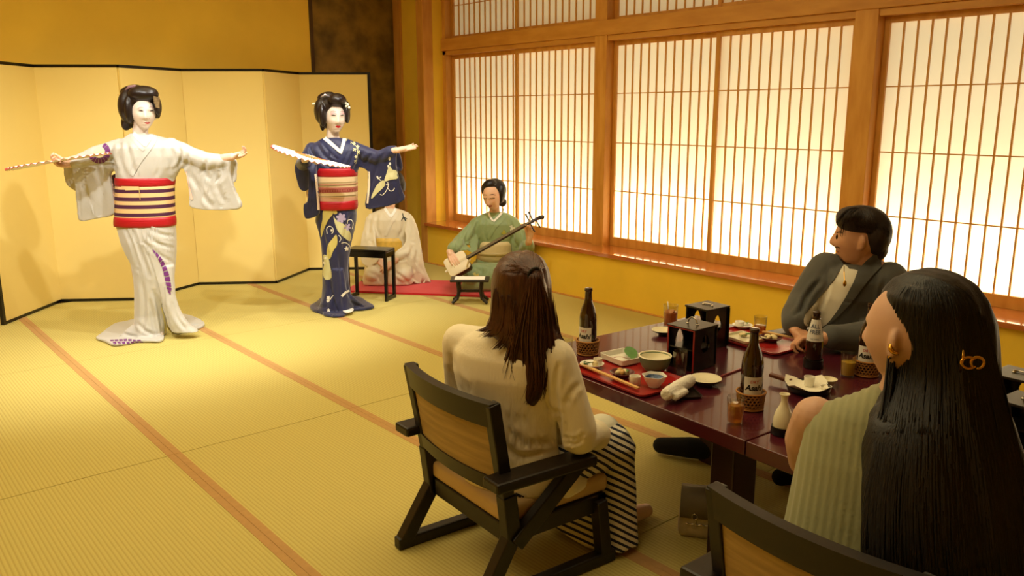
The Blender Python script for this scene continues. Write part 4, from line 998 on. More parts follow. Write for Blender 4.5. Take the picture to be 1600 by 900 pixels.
# ================================================================== DANCER IN WHITE
def dancer_white():
    B = onz(236, 528, 0.0)+NH*0.06; B[2] = 0; S = pxs(B)
    per = person('dancer in a pale grey-white kimono with both arms spread wide', B)
    A = lambda u, v, dy=0.0: atp(u, v, B, dy)
    face = -NH*math.cos(0.50)+RH*math.sin(0.50); Rh = frame(face, (0, 0, 1), 0.06)
    hc = A(224.5, 176, 0.015)
    # body
    mb = MB(); head_shape(mb, hc, Rh, 1.0, nose=0.95, wide=1.0)
    mb.chain([A(221, 186, 0.04), A(219, 208, 0.04), A(222, 225, 0.04)], [0.047, 0.048, 0.07])
    mb.chain([A(222, 232, 0.03), A(226, 300, 0.02), A(228, 345, 0.02)], [0.085, 0.085, 0.10])
    mb.chain([A(190, 232, 0.02), A(222, 226, 0.03), A(272, 232, 0.02)], [0.045, 0.06, 0.045])
    mb.chain([A(190, 233, 0.02), A(140, 246, -0.02), A(104, 252, -0.06)], [0.045, 0.036, 0.026])
    mb.chain([A(272, 233, 0.02), A(330, 252, -0.02), A(362, 245, -0.05)], [0.045, 0.036, 0.026])
    hand(mb, A(109, 257, -0.06), A(86, 254, -0.10)-A(109, 257, -0.06), -NH*0.75+np.array([0, 0, 0.75]), np.array([0, 0, 1.0])+NH*0.3, (0.75, 0.8, 0.85, 0.9), (0.35, 0.35), 0.88)
    hand(mb, A(362, 245, -0.05), RH*0.95+np.array([0, 0, 0.22])-NH*0.2, np.array([0, 0, 0.8])-NH*0.6, -NH*0.7+np.array([0, 0, 0.5])-RH*0.2, (0.22, 0.4, 0.48, 0.55), (0.35, 0.4), 0.84)
    for sg, top, kn, ft in ((-1, 212, 222, 226), (1, 246, 248, 250)):
        mb.chain([A(top, 350, 0.02), A(kn, 440, 0.0), A(ft, 515, 0.02)], [0.075, 0.055, 0.04])
        mb.chain([A(ft, 518, 0.05), A(ft, 521, 0.0), A(ft+1, 523, -0.05)], [0.03, 0.028, 0.02])
    body = fuse(mb, 0.0038, 1, 0.5, 'body')
    hz = A(220, 232)[2]
    paint_regions(body, [M_skinw, mat('hand_skin', '#e6bfa3', 0.5, sss=0.1)], lambda c: (np.abs((c-A(224, 200))@RH) > 0.25))
    ob = obj('body', body.copy(), None, per, True)
    bv = bvh_of(body)
    eyeL = smooth_poly([(216.2, 173.0), (218.5, 172.3), (221.5, 172.4), (224, 173.8), (221.5, 173.9), (218.5, 173.6)], True, 3)
    eyeR = smooth_poly([(234.2, 173.8), (236, 172.4), (238.4, 172.2), (240.2, 172.8), (238.4, 173.6), (236, 173.9)], True, 3)
    face_paint(bv, per, [smooth_poly([(226, 191.8), (228.7, 190.9), (230.5, 191.4), (232.3, 190.9), (234.6, 191.6), (232.6, 193.4), (230, 193.8), (227.6, 193.1)], True, 3)], [eyeL, eyeR], [stroke([(215.5, 169.6), (219, 167.8), (224, 168.2)], 1.5, 1.0), stroke([(233, 167.8), (236.5, 166.8), (240, 168.0)], 1.2, 0.9)])
    lay(bv, [disc((229.6, 185.2), .9, .55, 8), disc((233.2, 185.0), .8, .5, 8)], 'nostril', mat('nostril_shade', '#a88478', .7), per, .001, 1)  # shade of the nostrils painted on as small dark discs
    # kimono
    k = MB()
    rows = [(209, 204, 236, .07, .03), (214, 196, 250, .085, .03), (221, 184, 272, .10, .025), (230, 177, 288, .115, .02), (244, 179, 289, .122, .02), (260, 181, 284, .122, .02), (278, 183, 273, .118, .02), (300, 185, 268, .115, .02), (330, 184, 269, .12, .02), (350, 183, 272, .125, .02),
            (376, 190, 273, .128, .02), (394, 199, 273, .125, .02), (410, 207, 272, .118, .015), (432, 211, 270, .112, .01), (458, 213, 264, .108, .01), (490, 213, 259, .105, .01), (509, 212, 258, .11, .0), (522, 210, 257, .12, .0), (529, 209, 256, .13, .0)]
    k.loft(rows_rings(B, rows))
    # sleeves
    ramp_slab(k, B, [(186, 219, .02), (160, 231, 0), (136, 242, -.02), (114, 250, -.05), (118, 290, -.05), (123, 328, -.04), (127, 345, -.03), (150, 342, -.02), (181, 333, 0), (179, 310, 0), (174, 272, .01), (182, 262, .02)], 0.04)
    ramp_slab(k, B, [(114, 250, -.01), (101, 254, .0), (102, 275, .01), (107, 290, .02), (120, 299, .01), (128, 296, -.01), (126, 262, -.02)], 0.03)
    ramp_slab(k, B, [(268, 217, .02), (283, 225, .0), (309, 241, -.01), (330, 244, -.02), (362, 242, -.04), (360, 271, -.04), (369, 300, -.03), (377, 323, -.03), (355, 328, -.02), (302, 325, 0), (298, 305, 0), (289, 265, .0), (276, 262, .02)], 0.04)
    ramp_slab(k, B, [(356, 248, -.01), (369, 251, .0), (370, 268, .01), (369, 283, .01), (364, 284, .0), (358, 270, -.01)], 0.03)
    k.chain([A(190, 230, .02), A(150, 241, -.02), A(118, 254, -.04)], [0.06, 0.052, 0.042]); k.chain([A(268, 230, .02), A(320, 251, -.02), A(354, 252, -.03)], [0.06, 0.055, 0.042])
    # right-hand skirt panel and trains on the floor
    k.loft(rows_rings(B, [(415, 236, 271, .05, -.03), (440, 242, 271, .055, -.04), (462, 250, 273, .05, -.045), (480, 257, 279, .045, -.05), (494, 261, 286, .045, -.055), (508, 265, 297, .045, -.06), (518, 269, 310, .05, -.06)]))
    floor_slab(k, [(216, 502), (196, 506), (177, 510), (162, 522), (150, 531), (164, 536), (178, 542), (198, 540), (217, 536), (250, 536), (256, 526), (250, 505)], 0.0015, 0.022)
    floor_slab(k, [(262, 506), (280, 495), (296, 496), (319, 507), (314, 514), (296, 519), (278, 523), (268, 519)], 0.0015, 0.022)
    k.chain([A(226, 512, -.03), onz(188, 527, .015)], [0.075, 0.012]); k.chain([A(272, 505, -.05), onz(302, 510, .015)], [0.04, 0.012])
    km = fuse(k, 0.0065, 3, 0.6, 'kimono')
    folds(km, 0.004, (36, 52, 25), (-13, -17, -8), 3)
    creases(km, [([(205, 355), (222, 400), (234, 432)], .010, 2.6), ([(196, 356), (208, 385), (216, 415)], .008, 2.4), ([(226, 366), (246, 380), (272, 388)], .008, 2.2), ([(232, 357), (252, 366), (273, 369)], .008, 2.2), ([(218, 372), (240, 392), (270, 410)], .006, 2.4), ([(212, 420), (226, 426), (234, 424)], .006, 2),
        ([(240, 455), (250, 490), (254, 525)], .010, 2.6), ([(222, 440), (226, 480), (222, 520)], .007, 3), ([(234, 470), (240, 505), (246, 530)], .007, 2.4), ([(216, 505), (226, 516), (244, 524)], .007, 2.4), ([(268, 470), (276, 495), (290, 515)], .008, 2.6), ([(184, 512), (196, 522), (216, 528)], .006, 2.2), ([(290, 500), (300, 508), (312, 510)], .005, 2),
        ([(188, 222), (186, 245), (196, 274)], .010, 3.0), ([(178, 230), (176, 250), (186, 268)], .008, 2.6), ([(199, 226), (206, 255), (214, 276)], .006, 3), ([(262, 222), (270, 245), (266, 268)], .009, 3), ([(280, 230), (282, 250), (270, 268)], .008, 2.6), ([(252, 235), (250, 258), (244, 276)], .005, 3), ([(292, 240), (292, 256), (284, 264)], .007, 2.4),
        ([(315, 254), (325, 276), (345, 277), (350, 250)], .010, 3.4), ([(297, 271), (316, 303), (330, 322)], .010, 3.4), ([(335, 262), (340, 292), (352, 318)], .007, 3.4), ([(322, 250), (320, 262), (312, 272)], .007, 2.4), ([(130, 262), (133, 300), (138, 338)], .006, 3.4), ([(150, 258), (158, 290), (160, 335)], .007, 3.8), ([(128, 285), (146, 320), (160, 338)], .006, 3)],
        [([(198, 352), (222, 378), (240, 420), (252, 462), (258, 492)], .007, 16, -1), ([(258, 440), (260, 475), (268, 515)], .005, 12, -1)])
    a = coords(km); a[:, 2] = np.maximum(a[:, 2], 0.0015); setco(km, a)
    kb = bvh_of(km); kbb = bvh_of(km, body)
    kim = obj('kimono', km.copy(), mat('pale_grey_silk', '#bfbcb2', 0.5, sheen=0.4, bump=0.06, bscale=90), per, True)
    # obi and sashes
    def ringband(v0, v1, grow, name, m, nrow=6, dyc=.02):
        rs = []
        for i in range(nrow+1):
            v = v0+(v1-v0)*i/nrow; q = i/nrow; L = np.interp(v, [275, 300, 330, 352], [183, 184, 183, 182]); R_ = np.interp(v, [275, 300, 330, 352], [271, 269, 270, 272])
            bul = grow*math.sin(math.pi*min(1, max(0.0, 0.15+0.7*q)))
            rs.append((v+2*math.sin(0), L-bul-1.0, R_+bul+1.0, 0.125+bul*0.004+0.004, dyc))
        return MB().loft(rows_rings(B, rs, 64, 2.2)).build(name, m, per, True, True)
    z = lambda v: float(A(225, v, -0.1)[2])
    cr, pu, rd = '#e3bd84', '#4a1c3c', '#ae121c'
    ringband(284, 344, 1.0, 'obi', band_mat('striped_obi', 2, [(z(346), cr), (z(339), pu), (z(333.5), cr), (z(326.5), pu), (z(320.5), cr), (z(314.5), pu), (z(308.5), cr), (z(302), pu), (z(296.5), cr), (z(290), pu), (z(286), cr), (z(282), cr)]))
    obb = bvh_of(MB().loft(rows_rings(B, [(284+60*i/6, 182-math.sin(math.pi*(.15+.7*i/6)), 271+math.sin(math.pi*(.15+.7*i/6)), 0.129+0.004*math.sin(math.pi*(.15+.7*i/6)), .02) for i in range(7)], 64, 2.2)).mesh('tmp'))
    lay(obb, [[(189, 291), (217, 291.5), (217.5, 297), (196, 297.5)]], 'obi_fold', mat('obi_cream_fold', cr, .6), per, .005, 3)
    lay(obb, [stroke([(217, 292), (218, 302), (219, 312)], 1.2)], 'obi_cord', mat('obi_cord', '#c0a868', .5), per, .006, 3)
    ringband(337, 352, 1.6, 'lower_sash', mat('red_silk', rd, 0.45, bump=0.3, bscale=8, stretch=(1, 1, 12)), 4)
    ringband(277, 290, 1.2, 'obi_scarf', mat('red_silk', rd, 0.45), 4)
    k2 = MB(); k2.ell(A(188, 300, 0.17), (0.10, 0.06, 0.13), frame(-NH)); obm = fuse(k2, 0.012, 2, 1, 'obi_knot'); obj('obi_knot', obm, mat('obi_purple', '#3d1a35', 0.6), per, True)
    allb = bvh_of(km, per.children[-1].data) if False else kb
    # collars: white under-collar, then crossed kimono collar edges
    lay(kbb, [stroke([(208, 207), (216, 216), (227, 227)], 6.5, 5), stroke([(238, 207), (234, 216), (226, 228)], 6, 5)], 'under_collar', M_collar, per, 0.006, 2.5)
    lay(kb, [stroke([(203, 209), (213, 222), (225, 235)], 6, 5.5)], 'kimono_collar', mat('pale_grey_collar', '#c3c0b7', 0.5), per, 0.003, 3)
    lay(kb, [stroke([(244, 208), (240, 220), (229, 237), (216, 254), (205, 274)], 8, 7)], 'kimono_collar', mat('pale_grey_collar', '#c3c0b7', 0.5), per, 0.005, 3)
    lay(kb, [disc((155, 238), 8.5, 8.5, 20)], 'shoulder_motif_centre', mat('cream_motif', '#e3d6a4', 0.6), per, 0.0035, 3)
    lay(kb, [[(217, 214), (226, 226.5), (235, 214), (232, 206), (218, 206)]], 'neck_skin', M_skinw, per, 0.004, 3) if False else None
    # purple brush motifs
    mp = mat('purple_motif', '#6d2a72', 0.6)
    def comb(center, r0, r1, a0, a1, n, name):
        P = []
        for i in range(n):
            t0 = a0+(a1-a0)*(i+0.08)/n; t1 = a0+(a1-a0)*(i+0.92)/n
            P.append([(center[0]+r*math.cos(t), center[1]+r*math.sin(t)*1.0) for r, t in ((r0, t0), (r1, t0), (r1, (t0+t1)/2), (r1, t1), (r0, t1))])
        lay(kb, P, name, mp, per, 0.004, 3)
    comb((155, 238), 9.5, 17.5, -1.1, 2.7, 11, 'shoulder_motif')
    P = []
    edge_o = [(238, 389), (250, 400), (259, 415), (265, 432), (268, 450), (266, 462)]; edge_i = [(240, 394), (247, 405), (253, 418), (257, 433), (260, 448), (263, 457)]
    eo = smooth_poly(edge_o, False, 4); ei = smooth_poly(edge_i, False, 4)
    for i in range(0, 19, 2): P.append([eo[i], eo[i]*0.2+eo[min(i+2, 20)]*0.8, ei[i]*0.2+ei[min(i+2, 20)]*0.8, ei[i]])
    lay(kb, P, 'skirt_motif', mp, per, 0.004, 3)
    P = []
    for i in range(7):
        x = 172+i*7; P += [[(x, 529.5+0.4*abs(i-3)), (x+5.6, 529.2+0.4*abs(i-3)), (x+6.2, 532.5), (x+0.6, 533)], [(x+4, 534), (x+9.3, 533.6), (x+9.8, 537), (x+6, 538.5-0.3*i)]]
    lay(kb, P, 'hem_motif', mp, per, 0.004, 3)
    lay(kb, [stroke([(252, 480), (257, 500), (259, 520)], 2, 3.4)], 'skirt_lining', mat('lining_gold', '#d8cc8a', 0.7), per, 0.004, 3)
    lay(kb, [stroke([(290, 268), (294, 288), (300, 312)], 3, 3.5), stroke([(175, 272), (178, 300), (181, 330)], 3, 3.5)], 'sleeve_lining', mat('pink_lining', '#e9c3ae', 0.7), per, 0.006, 3)
    # hair
    h = MB(); E = lambda u, v, dy, ru, rv, rd_, rot=0.0: h.ell(A(u, v, dy), (ru*S, rd_, rv*S), frame(NH, (math.sin(rot)*RH[0], math.sin(rot)*RH[1], math.cos(rot))), 26, 18)
    E(219, 157, .045, 28, 20, .095); E(224, 147, -.005, 22, 12.5, .075); E(202, 166, .03, 15.5, 26, .085, 0.06); E(243, 166, .06, 7, 18, .07)
    E(205, 141, .06, 17, 7.5, .06, -0.25); E(200, 187, .06, 9, 17, .05, 0.35); E(208, 178, .09, 14, 22, .05)
    E(246, 176, .07, 4.2, 9, .03); E(202, 171, -.03, 6, 20, .04, 0.05); E(247, 167, .01, 3.5, 13, .04)
    hm = fuse(h, 0.0055, 4, 0.6, 'hair'); obj('hair', hm, M_hairb, per, True)
    MB().tube([A(195, 143, -.0), A(202, 136, -.0), A(212, 134, 0.0)], [0.006, 0.011, 0.008], 10).build('hair_bow', mat('mauve_band', '#7d5a5c', 0.5), per, True, True)
    MB().tube([A(209, 142, -.055), A(214, 154, -.055)], 0.003, 6).build('hair_pin', mat('amber_pin', '#c88a4a', 0.3), per, True, True)
    MB().prism([A(u, v, -0.045) for u, v in ((240, 150), (249, 152), (249, 169), (244, 168), (241, 160))], NH*0.01).build('hair_comb', mat('silver_lacquer', '#9a8560', 0.35, metal=0.6, var=0.5, vscale=60), per, False, True)
    MB().tube([A(184, 148, .06), A(194, 149, .05)], 0.003, 6).build('hair_pin', mat('amber_pin', '#c88a4a', 0.3), per, True, True)
    # fan
    piv = A(97, 252, -0.10)
    pleated_fan('white folding fan with red guard held edge-on by the white dancer', piv, A(20, 262, -0.12)-A(166, 238, -0.10), unit(CAM-piv)+np.array([0, 0, 0.035]), 0.325, (0, math.pi), 22)
dancer_white()
# ================================================================== DANCER IN NAVY
def dancer_navy():
    B = onz(530, 488, 0.0)+NH*0.05; B[2] = 0; S = pxs(B)
    per = person('dancer in a navy kimono offering one open palm', B)
    A = lambda u, v, dy=0.0: atp(u, v, B, dy)
    face = -NH*math.cos(0.42)+RH*math.sin(0.42); Rh = frame(face, (0, 0, 1), 0.05)
    hc = A(524, 184.5, 0.015)
    mb = MB(); head_shape(mb, hc, Rh, 1.0, nose=0.95, wide=0.98)
    mb.chain([A(520, 196, 0.04), A(520, 214, 0.04), A(522, 230, 0.04)], [0.046, 0.048, 0.07])
    mb.chain([A(522, 236, 0.03), A(525, 290, 0.02), A(526, 330, 0.02)], [0.08, 0.08, 0.09])
    mb.chain([A(488, 236, 0.02), A(522, 230, 0.03), A(556, 236, 0.02)], [0.04, 0.06, 0.04])
    mb.chain([A(488, 236, 0.01), A(475, 254, -0.05), A(477, 250, -0.14), A(478, 249, -0.20)], [0.04, 0.03, 0.026, 0.023])
    mb.chain([A(556, 234, 0.02), A(590, 245, -0.03), A(618, 235, -0.08)], [0.04, 0.03, 0.022])
    hand(mb, A(477, 249, -0.20), A(488, 241, -0.28)-A(477, 249, -0.20), -RH*0.2-np.array([0, 0, 0.9])-NH*0.3, RH*0.5+np.array([0, 0, 0.8]), (0.5, 0.55, 0.6, 0.65), (0.6, 0.5), 0.92)
    hand(mb, A(618, 235, -0.08), RH*0.97+np.array([0, 0, 0.17])-NH*0.1, np.array([0, 0, 1.0])-NH*0.45, -NH*0.5-RH*0.1+np.array([0, 0, 0.75]), (0.02, 0.05, 0.08, 0.12), (0.55, 0.1), 0.95, 0.02)
    for top, kn, ft in ((512, 516, 518), (536, 530, 530)):
        mb.chain([A(top, 340, 0.02), A(kn, 415, 0.0), A(ft, 478, 0.02)], [0.07, 0.045, 0.035])
        mb.chain([A(ft, 478, 0.05), A(ft, 481, 0.0), A(ft, 483, -0.05)], [0.03, 0.028, 0.02])
    body = fuse(mb, 0.0038, 1, 0.5, 'body')
    paint_regions(body, [M_skinw, mat('hand_skin', '#e6bfa3', 0.5, sss=0.1)], lambda c: (np.abs((c-A(524, 210))@RH) > 0.2))
    bv = bvh_of(body); obj('body', body.copy(), None, per, True)
    eL = smooth_poly([(517.2, 180.2), (519.5, 179.4), (522.5, 179.5), (525, 180.8), (522.5, 180.8), (519.5, 180.6)], True, 3)
    eR = smooth_poly([(531.8, 180.6), (533.6, 179.4), (535.6, 179.2), (537.2, 179.8), (535.8, 180.5), (533.6, 180.8)], True, 3)
    lay(bv, [stroke([(516.5, 178.6), (521, 176.6), (526, 178.6)], 3, 2), stroke([(531, 178.6), (534.5, 176.8), (538, 178)], 2.6, 2)], 'eye_rouge', M_shadow, per, 0.001, 1.5)
    face_paint(bv, per, [smooth_poly([(524.4, 197.4), (527, 196.2), (528.8, 196.8), (530.4, 196.2), (532.4, 197.2), (530.6, 199.4), (528.4, 200), (526, 199.2)], True, 3)], [eL, eR], [stroke([(516.2, 175.4), (520, 173.8), (525.5, 174.6)], 1.5, 1.0), stroke([(531.5, 174.8), (535, 173.8), (538, 175)], 1.3, 0.9)])
    k = MB()
    rows = [(215, 506, 538, .06, .03), (219, 499, 547, .08, .03), (225, 488, 558, .09, .025), (234, 478, 566, .10, .02), (246, 480, 566, .11, .02), (258, 486, 562, .112, .02), (272, 494, 557, .11, .02), (290, 497, 556, .11, .02), (315, 497, 556, .115, .02), (332, 495, 557, .118, .02),
            (345, 494, 556, .12, .02), (362, 499, 553, .118, .02), (380, 502, 548, .11, .015), (404, 504, 545, .10, .01), (421, 505, 543, .098, .01), (446, 505, 545, .10, .01), (466, 503, 549, .115, .0), (480, 499, 552, .13, .0), (489, 497, 554, .14, .0)]
    k.loft(rows_rings(B, rows))
    # her right sleeve, folded down under the fan
    ramp_slab(k, B, [(490, 226, .02), (474, 240, -.04), (474, 258, -.12), (482, 268, -.13), (482, 312, -.12), (475, 319, -.12), (478, 341, -.11), (493, 338, -.10), (500, 328, -.09), (496, 290, -.10), (494, 262, -.09), (498, 240, -.02)], 0.04)
    ramp_slab(k, B, [(470, 244, .02), (461, 260, .04), (464, 280, .05), (470, 296, .05), (481, 297, .04), (486, 280, .02), (480, 258, .0)], 0.03)
    # her left sleeve, spread
    ramp_slab(k, B, [(552, 222, .02), (569, 230, 0), (585, 237, -.02), (618, 227, -.06), (619, 258, -.06), (626, 290, -.05), (632, 313, -.05), (598, 323, -.04), (572, 325, -.02), (574, 300, -.02), (575, 270, -.01), (566, 262, .0), (556, 254, .02)], 0.04)
    ramp_slab(k, B, [(612, 234, -.02), (622, 235, -.0), (629, 258, .01), (626, 268, .01), (619, 262, -.02)], 0.03)
    k.chain([A(556, 234, .02), A(590, 246, -.03), A(612, 238, -.06)], [0.056, 0.05, 0.04]); k.chain([A(488, 234, .01), A(474, 256, -.05), A(477, 252, -.14)], [0.056, 0.052, 0.042])
    floor_slab(k, [(504, 468), (494, 475), (485, 481), (490, 488), (504, 491), (506, 494), (520, 497), (538, 496), (546, 488), (566, 486), (585, 482), (573, 474), (561, 467), (540, 466)], 0.0015, 0.022)
    k.chain([A(518, 474, -.02), onz(498, 483, .02)], [0.07, 0.012]); k.chain([A(542, 468, -.02), onz(566, 478, .02)], [0.05, 0.012]); k.loft(rows_rings(B, [(420, 518, 536, .04, -.065), (450, 519, 540, .05, -.065), (475, 520, 540, .06, -.065), (493, 522, 541, .07, -.065)]))
    km = fuse(k, 0.0065, 3, 0.6, 'kimono')
    folds(km, 0.004, (38, 56, 26), (-10, 14, -8), 8)
    creases(km, [([(513, 430), (516, 455), (508, 480)], .009, 2.4), ([(522, 470), (521, 485), (516, 494)], .008, 2.2), ([(540, 440), (546, 462), (556, 478)], .009, 2.4), ([(545, 470), (556, 476), (572, 480)], .006, 2.0), ([(500, 345), (508, 380), (514, 410)], .008, 2.4), ([(548, 338), (540, 360), (536, 390)], .007, 2.4), ([(494, 476), (504, 480), (514, 478)], .006, 2), ([(530, 400), (534, 440), (536, 480)], .009, 2.4),
        ([(484, 230), (492, 245), (520, 264)], .009, 2.4), ([(496, 226), (508, 244), (530, 260)], .007, 2.4), ([(504, 222), (516, 240), (528, 250)], .004, 2.2), ([(552, 240), (548, 252), (540, 266)], .007, 2.4), ([(566, 238), (560, 252), (554, 264)], .008, 2.6), ([(580, 240), (572, 252), (568, 262)], .007, 2.4), ([(600, 238), (588, 262), (576, 300)], .008, 3), ([(612, 240), (604, 268), (588, 310)], .006, 3), ([(616, 262), (620, 290), (626, 314)], .008, 2.6), ([(596, 262), (600, 290), (594, 318)], .006, 3), ([(488, 272), (488, 300), (486, 334)], .008, 2.4)],
        [([(526, 352), (527, 380), (518, 410), (520, 440), (524, 470), (532, 494)], .008, 14, -1)])
    a = coords(km); a[:, 2] = np.maximum(a[:, 2], 0.0015); setco(km, a)
    kb = bvh_of(km); kbb = bvh_of(km, body); obj('kimono', km.copy(), mat('navy_silk', '#1d2148', 0.5, sheen=0.3, bump=0.06, bscale=90), per, True)
    def ringband(v0, v1, grow, name, m, nrow=6):
        rs = []
        for i in range(nrow+1):
            v = v0+(v1-v0)*i/nrow; q = i/nrow; bul = grow*math.sin(math.pi*(0.15+0.7*q))
            rs.append((v, 495.5-bul-1.0, 556.5+bul+1.0, 0.120+bul*0.004+0.006, .02))
        return MB().loft(rows_rings(B, rs, 64, 2.2)).build(name, m, per, True, True)
    z = lambda v: float(A(525, v, -0.1)[2])
    m = band_mat('woven_obi', 2, [(z(330), '#d9b98c'), (z(317), '#c99a7a'), (z(309), '#d9b98c'), (z(306), '#e0c79a'), (z(301), '#b56a58'), (z(293), '#e0c79a'), (z(290), '#c48a6a'), (z(287.5), '#e0c79a'), (z(266), '#e0c79a')], 0.65)
    ringband(268, 322, 1.0, 'obi', m)
    obb = bvh_of(MB().loft(rows_rings(B, [(268+54*i/6, 495.5-1-math.sin(math.pi*(.15+.7*i/6)), 557.5+math.sin(math.pi*(.15+.7*i/6)), 0.126+0.004*math.sin(math.pi*(.15+.7*i/6)), .02) for i in range(7)], 64, 2.2)).mesh('tmp'))
    X_ = []
    for i in range(15):
        u = 499+i*3.9; vv = 298-(i-7)*0.18
        X_ += [stroke([(u, vv-3), (u+2.6, vv+3)], 0.9, smooth=False), stroke([(u+2.6, vv-3), (u, vv+3)], 0.9, smooth=False)]
    lay(obb, X_, 'obi_weave', mat('obi_red_weave', '#9c4238', 0.6), per, 0.004, 3)
    lay(obb, [stroke([(497, 290.5), (525, 290), (556, 288)], 1.2), stroke([(497, 307.5), (525, 307), (556, 305)], 1.2), stroke([(497, 286), (525, 285.5), (556, 284)], 0.8)], 'obi_line', mat('obi_olive_weave', '#8a7448', 0.6), per, 0.004, 3)
    ringband(312, 326, 1.6, 'lower_sash', mat('red_silk', '#ae121c', 0.45), 4)
    ringband(262, 276, 1.2, 'obi_scarf', mat('red_silk', '#ae121c', 0.45), 4)
    k2 = MB(); k2.ell(A(496, 300, 0.15), (0.09, 0.06, 0.12), frame(-NH)); obj('obi_knot', fuse(k2, 0.012, 2, 1, 'obi_knot'), mat('obi_cream', '#d2b184', 0.6), per, True)
    lay(kbb, [stroke([(505, 214), (516, 223), (533, 238)], 6, 5), stroke([(538, 214), (537, 222), (532, 240)], 6, 4.5)], 'under_collar', M_collar, per, 0.006, 2.5)
    lay(kb, [stroke([(500, 216), (514, 231), (531, 247)], 6, 5.5)], 'kimono_collar', mat('navy_collar', '#20254d', 0.5), per, 0.003, 3)
    lay(kb, [stroke([(545, 216), (543, 228), (535, 244), (526, 262)], 7, 6.5)], 'kimono_collar', mat('navy_collar', '#20254d', 0.5), per, 0.005, 3)
    # painted and embroidered motifs
    ml = mat('pale_leaf_motif', '#d3cf9c', 0.6); mw = mat('white_motif', '#e6e2d2', 0.6); mg = mat('straw_motif', '#cbbd6a', 0.6)
    def blob(c, rx, ry, n=5, d=0.35, a0=0.0): return [(c[0]+rx*math.cos(t)*(1+d*math.cos(n*(t+a0))), c[1]+ry*math.sin(t)*(1+d*math.cos(n*(t+a0)))) for t in np.linspace(0, 2*math.pi, 30, endpoint=False)]
    SP = lambda pts, sc_, u0, v0: smooth_poly(zpx(pts, sc_, u0, v0), True, 3)
    Z1 = (4.74, 470, 320); Z2 = (6.925, 540, 210)
    lay(kb, [SP([(480, 340), (505, 380), (560, 398), (565, 475), (490, 490), (420, 508), (440, 430), (455, 380)], *Z2), SP([(340, 545), (395, 500), (425, 512), (420, 560), (350, 630), (285, 695), (280, 668), (310, 600)], *Z2)], 'sleeve_motif', ml, per, 0.003, 3)
    lay(kb, [stroke(zpx([(345, 455), (360, 480), (380, 500)], *Z2), 1.6, 1), stroke(zpx([(340, 450), (352, 478), (385, 458)], *Z2), 2.2, 1.2), disc(zpx([(474, 262)], *Z2)[0], 1.6, 3), disc(zpx([(480, 318)], *Z2)[0], 1.8, 2.4), disc(zpx([(462, 345)], *Z2)[0], 1.4, 2.4), stroke(zpx([(455, 515), (460, 560), (440, 610), (400, 655), (372, 648)], *Z2), 1.2), stroke(zpx([(450, 570), (480, 610), (515, 605), (528, 580)], *Z2), 1.2), stroke(zpx([(435, 545), (470, 540)], *Z2), 1.2)], 'sleeve_vine', mw, per, 0.0035, 2.5)
    V = []
    for c, r in (((542, 219), 2.6), ((546, 222), 3), ((553, 224), 2.8), ((559, 229), 2.8), ((554, 234), 3), ((560, 238), 3.4), ((556, 245), 2.4), ((555, 252), 2.2)): V += flower(c, r, 4, c[0])
    lay(kb, V+[stroke([(541, 217), (551, 224), (559, 233), (556, 256)], 0.8)], 'shoulder_vine', ml, per, 0.0035, 2.5)
    lay(kb, [SP([(165, 45), (212, 32), (240, 62), (200, 118), (168, 190), (152, 240), (146, 180), (160, 110)], *Z1), SP([(236, 250), (264, 222), (270, 292), (240, 342), (216, 400), (192, 372), (200, 300)], *Z1), SP([(262, 40), (270, 62), (248, 70), (236, 44)], *Z1)], 'skirt_leaf', mg, per, 0.003, 3)
    lay(kb, [SP([(242, 82), (262, 112), (330, 152), (372, 222), (366, 268), (338, 256), (284, 208), (256, 150)], *Z1), SP([(166, 372), (200, 384), (214, 440), (228, 538), (182, 553), (160, 500), (172, 440)], *Z1)], 'skirt_sash', mat('pale_straw_motif', '#c9c48e', 0.6), per, 0.003, 3)
    lay(kb, flower(zpx([(298, 98)], *Z1)[0], 8, 6)+flower(zpx([(346, 165)], *Z1)[0], 6, 5), 'skirt_blossom', mat('lilac_motif', '#a99ab4', 0.6), per, 0.0036, 2.5)
    W_ = [stroke(zpx([(195, 215), (192, 175), (215, 158), (238, 175), (240, 200), (228, 215)], *Z1), 1.1), stroke(zpx([(345, 140), (350, 115), (375, 112), (388, 140), (380, 180)], *Z1), 1.1), stroke(zpx([(280, 225), (298, 250), (285, 275)], *Z1), 1.1), stroke(zpx([(300, 285), (330, 280), (360, 300), (368, 325)], *Z1), 1.1)]
    for c, r in (((340, 325), 3.6), ((228, 190), 2.2), ((205, 690), 3.4), ((200, 712), 2.4), ((205, 780), 3), ((172, 430), 2.6), ((180, 395), 2.2)): W_ += flower(zpx([c], *Z1)[0], r, 5, c[1])
    lay(kb, W_+[stroke(zpx([(205, 720), (225, 690), (240, 670)], *Z1), 1.0)], 'skirt_flower', mw, per, 0.0045, 2.5)
    lay(kb, [stroke(zpx([(165, 190), (255, 120)], *Z1), 0.01)], 'motif_line', mw, per, 0.0045, 3) if False else None
    lay(kb, [stroke([(534, 463), (540, 457), (546, 454)], 4, 3)], 'hem_lining', mw, per, 0.006, 3)
    fl_ = MB(); floor_slab(fl_, [(536, 488), (543, 484), (553, 489), (548, 494), (538, 494)], 0.0275, 0.032); fl_.build('hem_tip', mw, per, True, True)
    lay(kb, [stroke([(576, 268), (576.5, 290), (574, 318)], 3.5, 3)], 'sleeve_lining', mat('cream_lining', '#ecd9bd', 0.7), per, 0.006, 3)
    lay(kb, [stroke([(493, 272), (496, 300), (498, 328)], 3.4, 4)], 'sleeve_edge', mat('cream_lining', '#ecd9bd', 0.7), per, 0.006, 3)
    h = MB(); E = lambda u, v, dy, ru, rv, rd_, rot=0.0: h.ell(A(u, v, dy), (ru*S, rd_, rv*S), frame(NH, (math.sin(rot)*RH[0], math.sin(rot)*RH[1], math.cos(rot))), 26, 18)
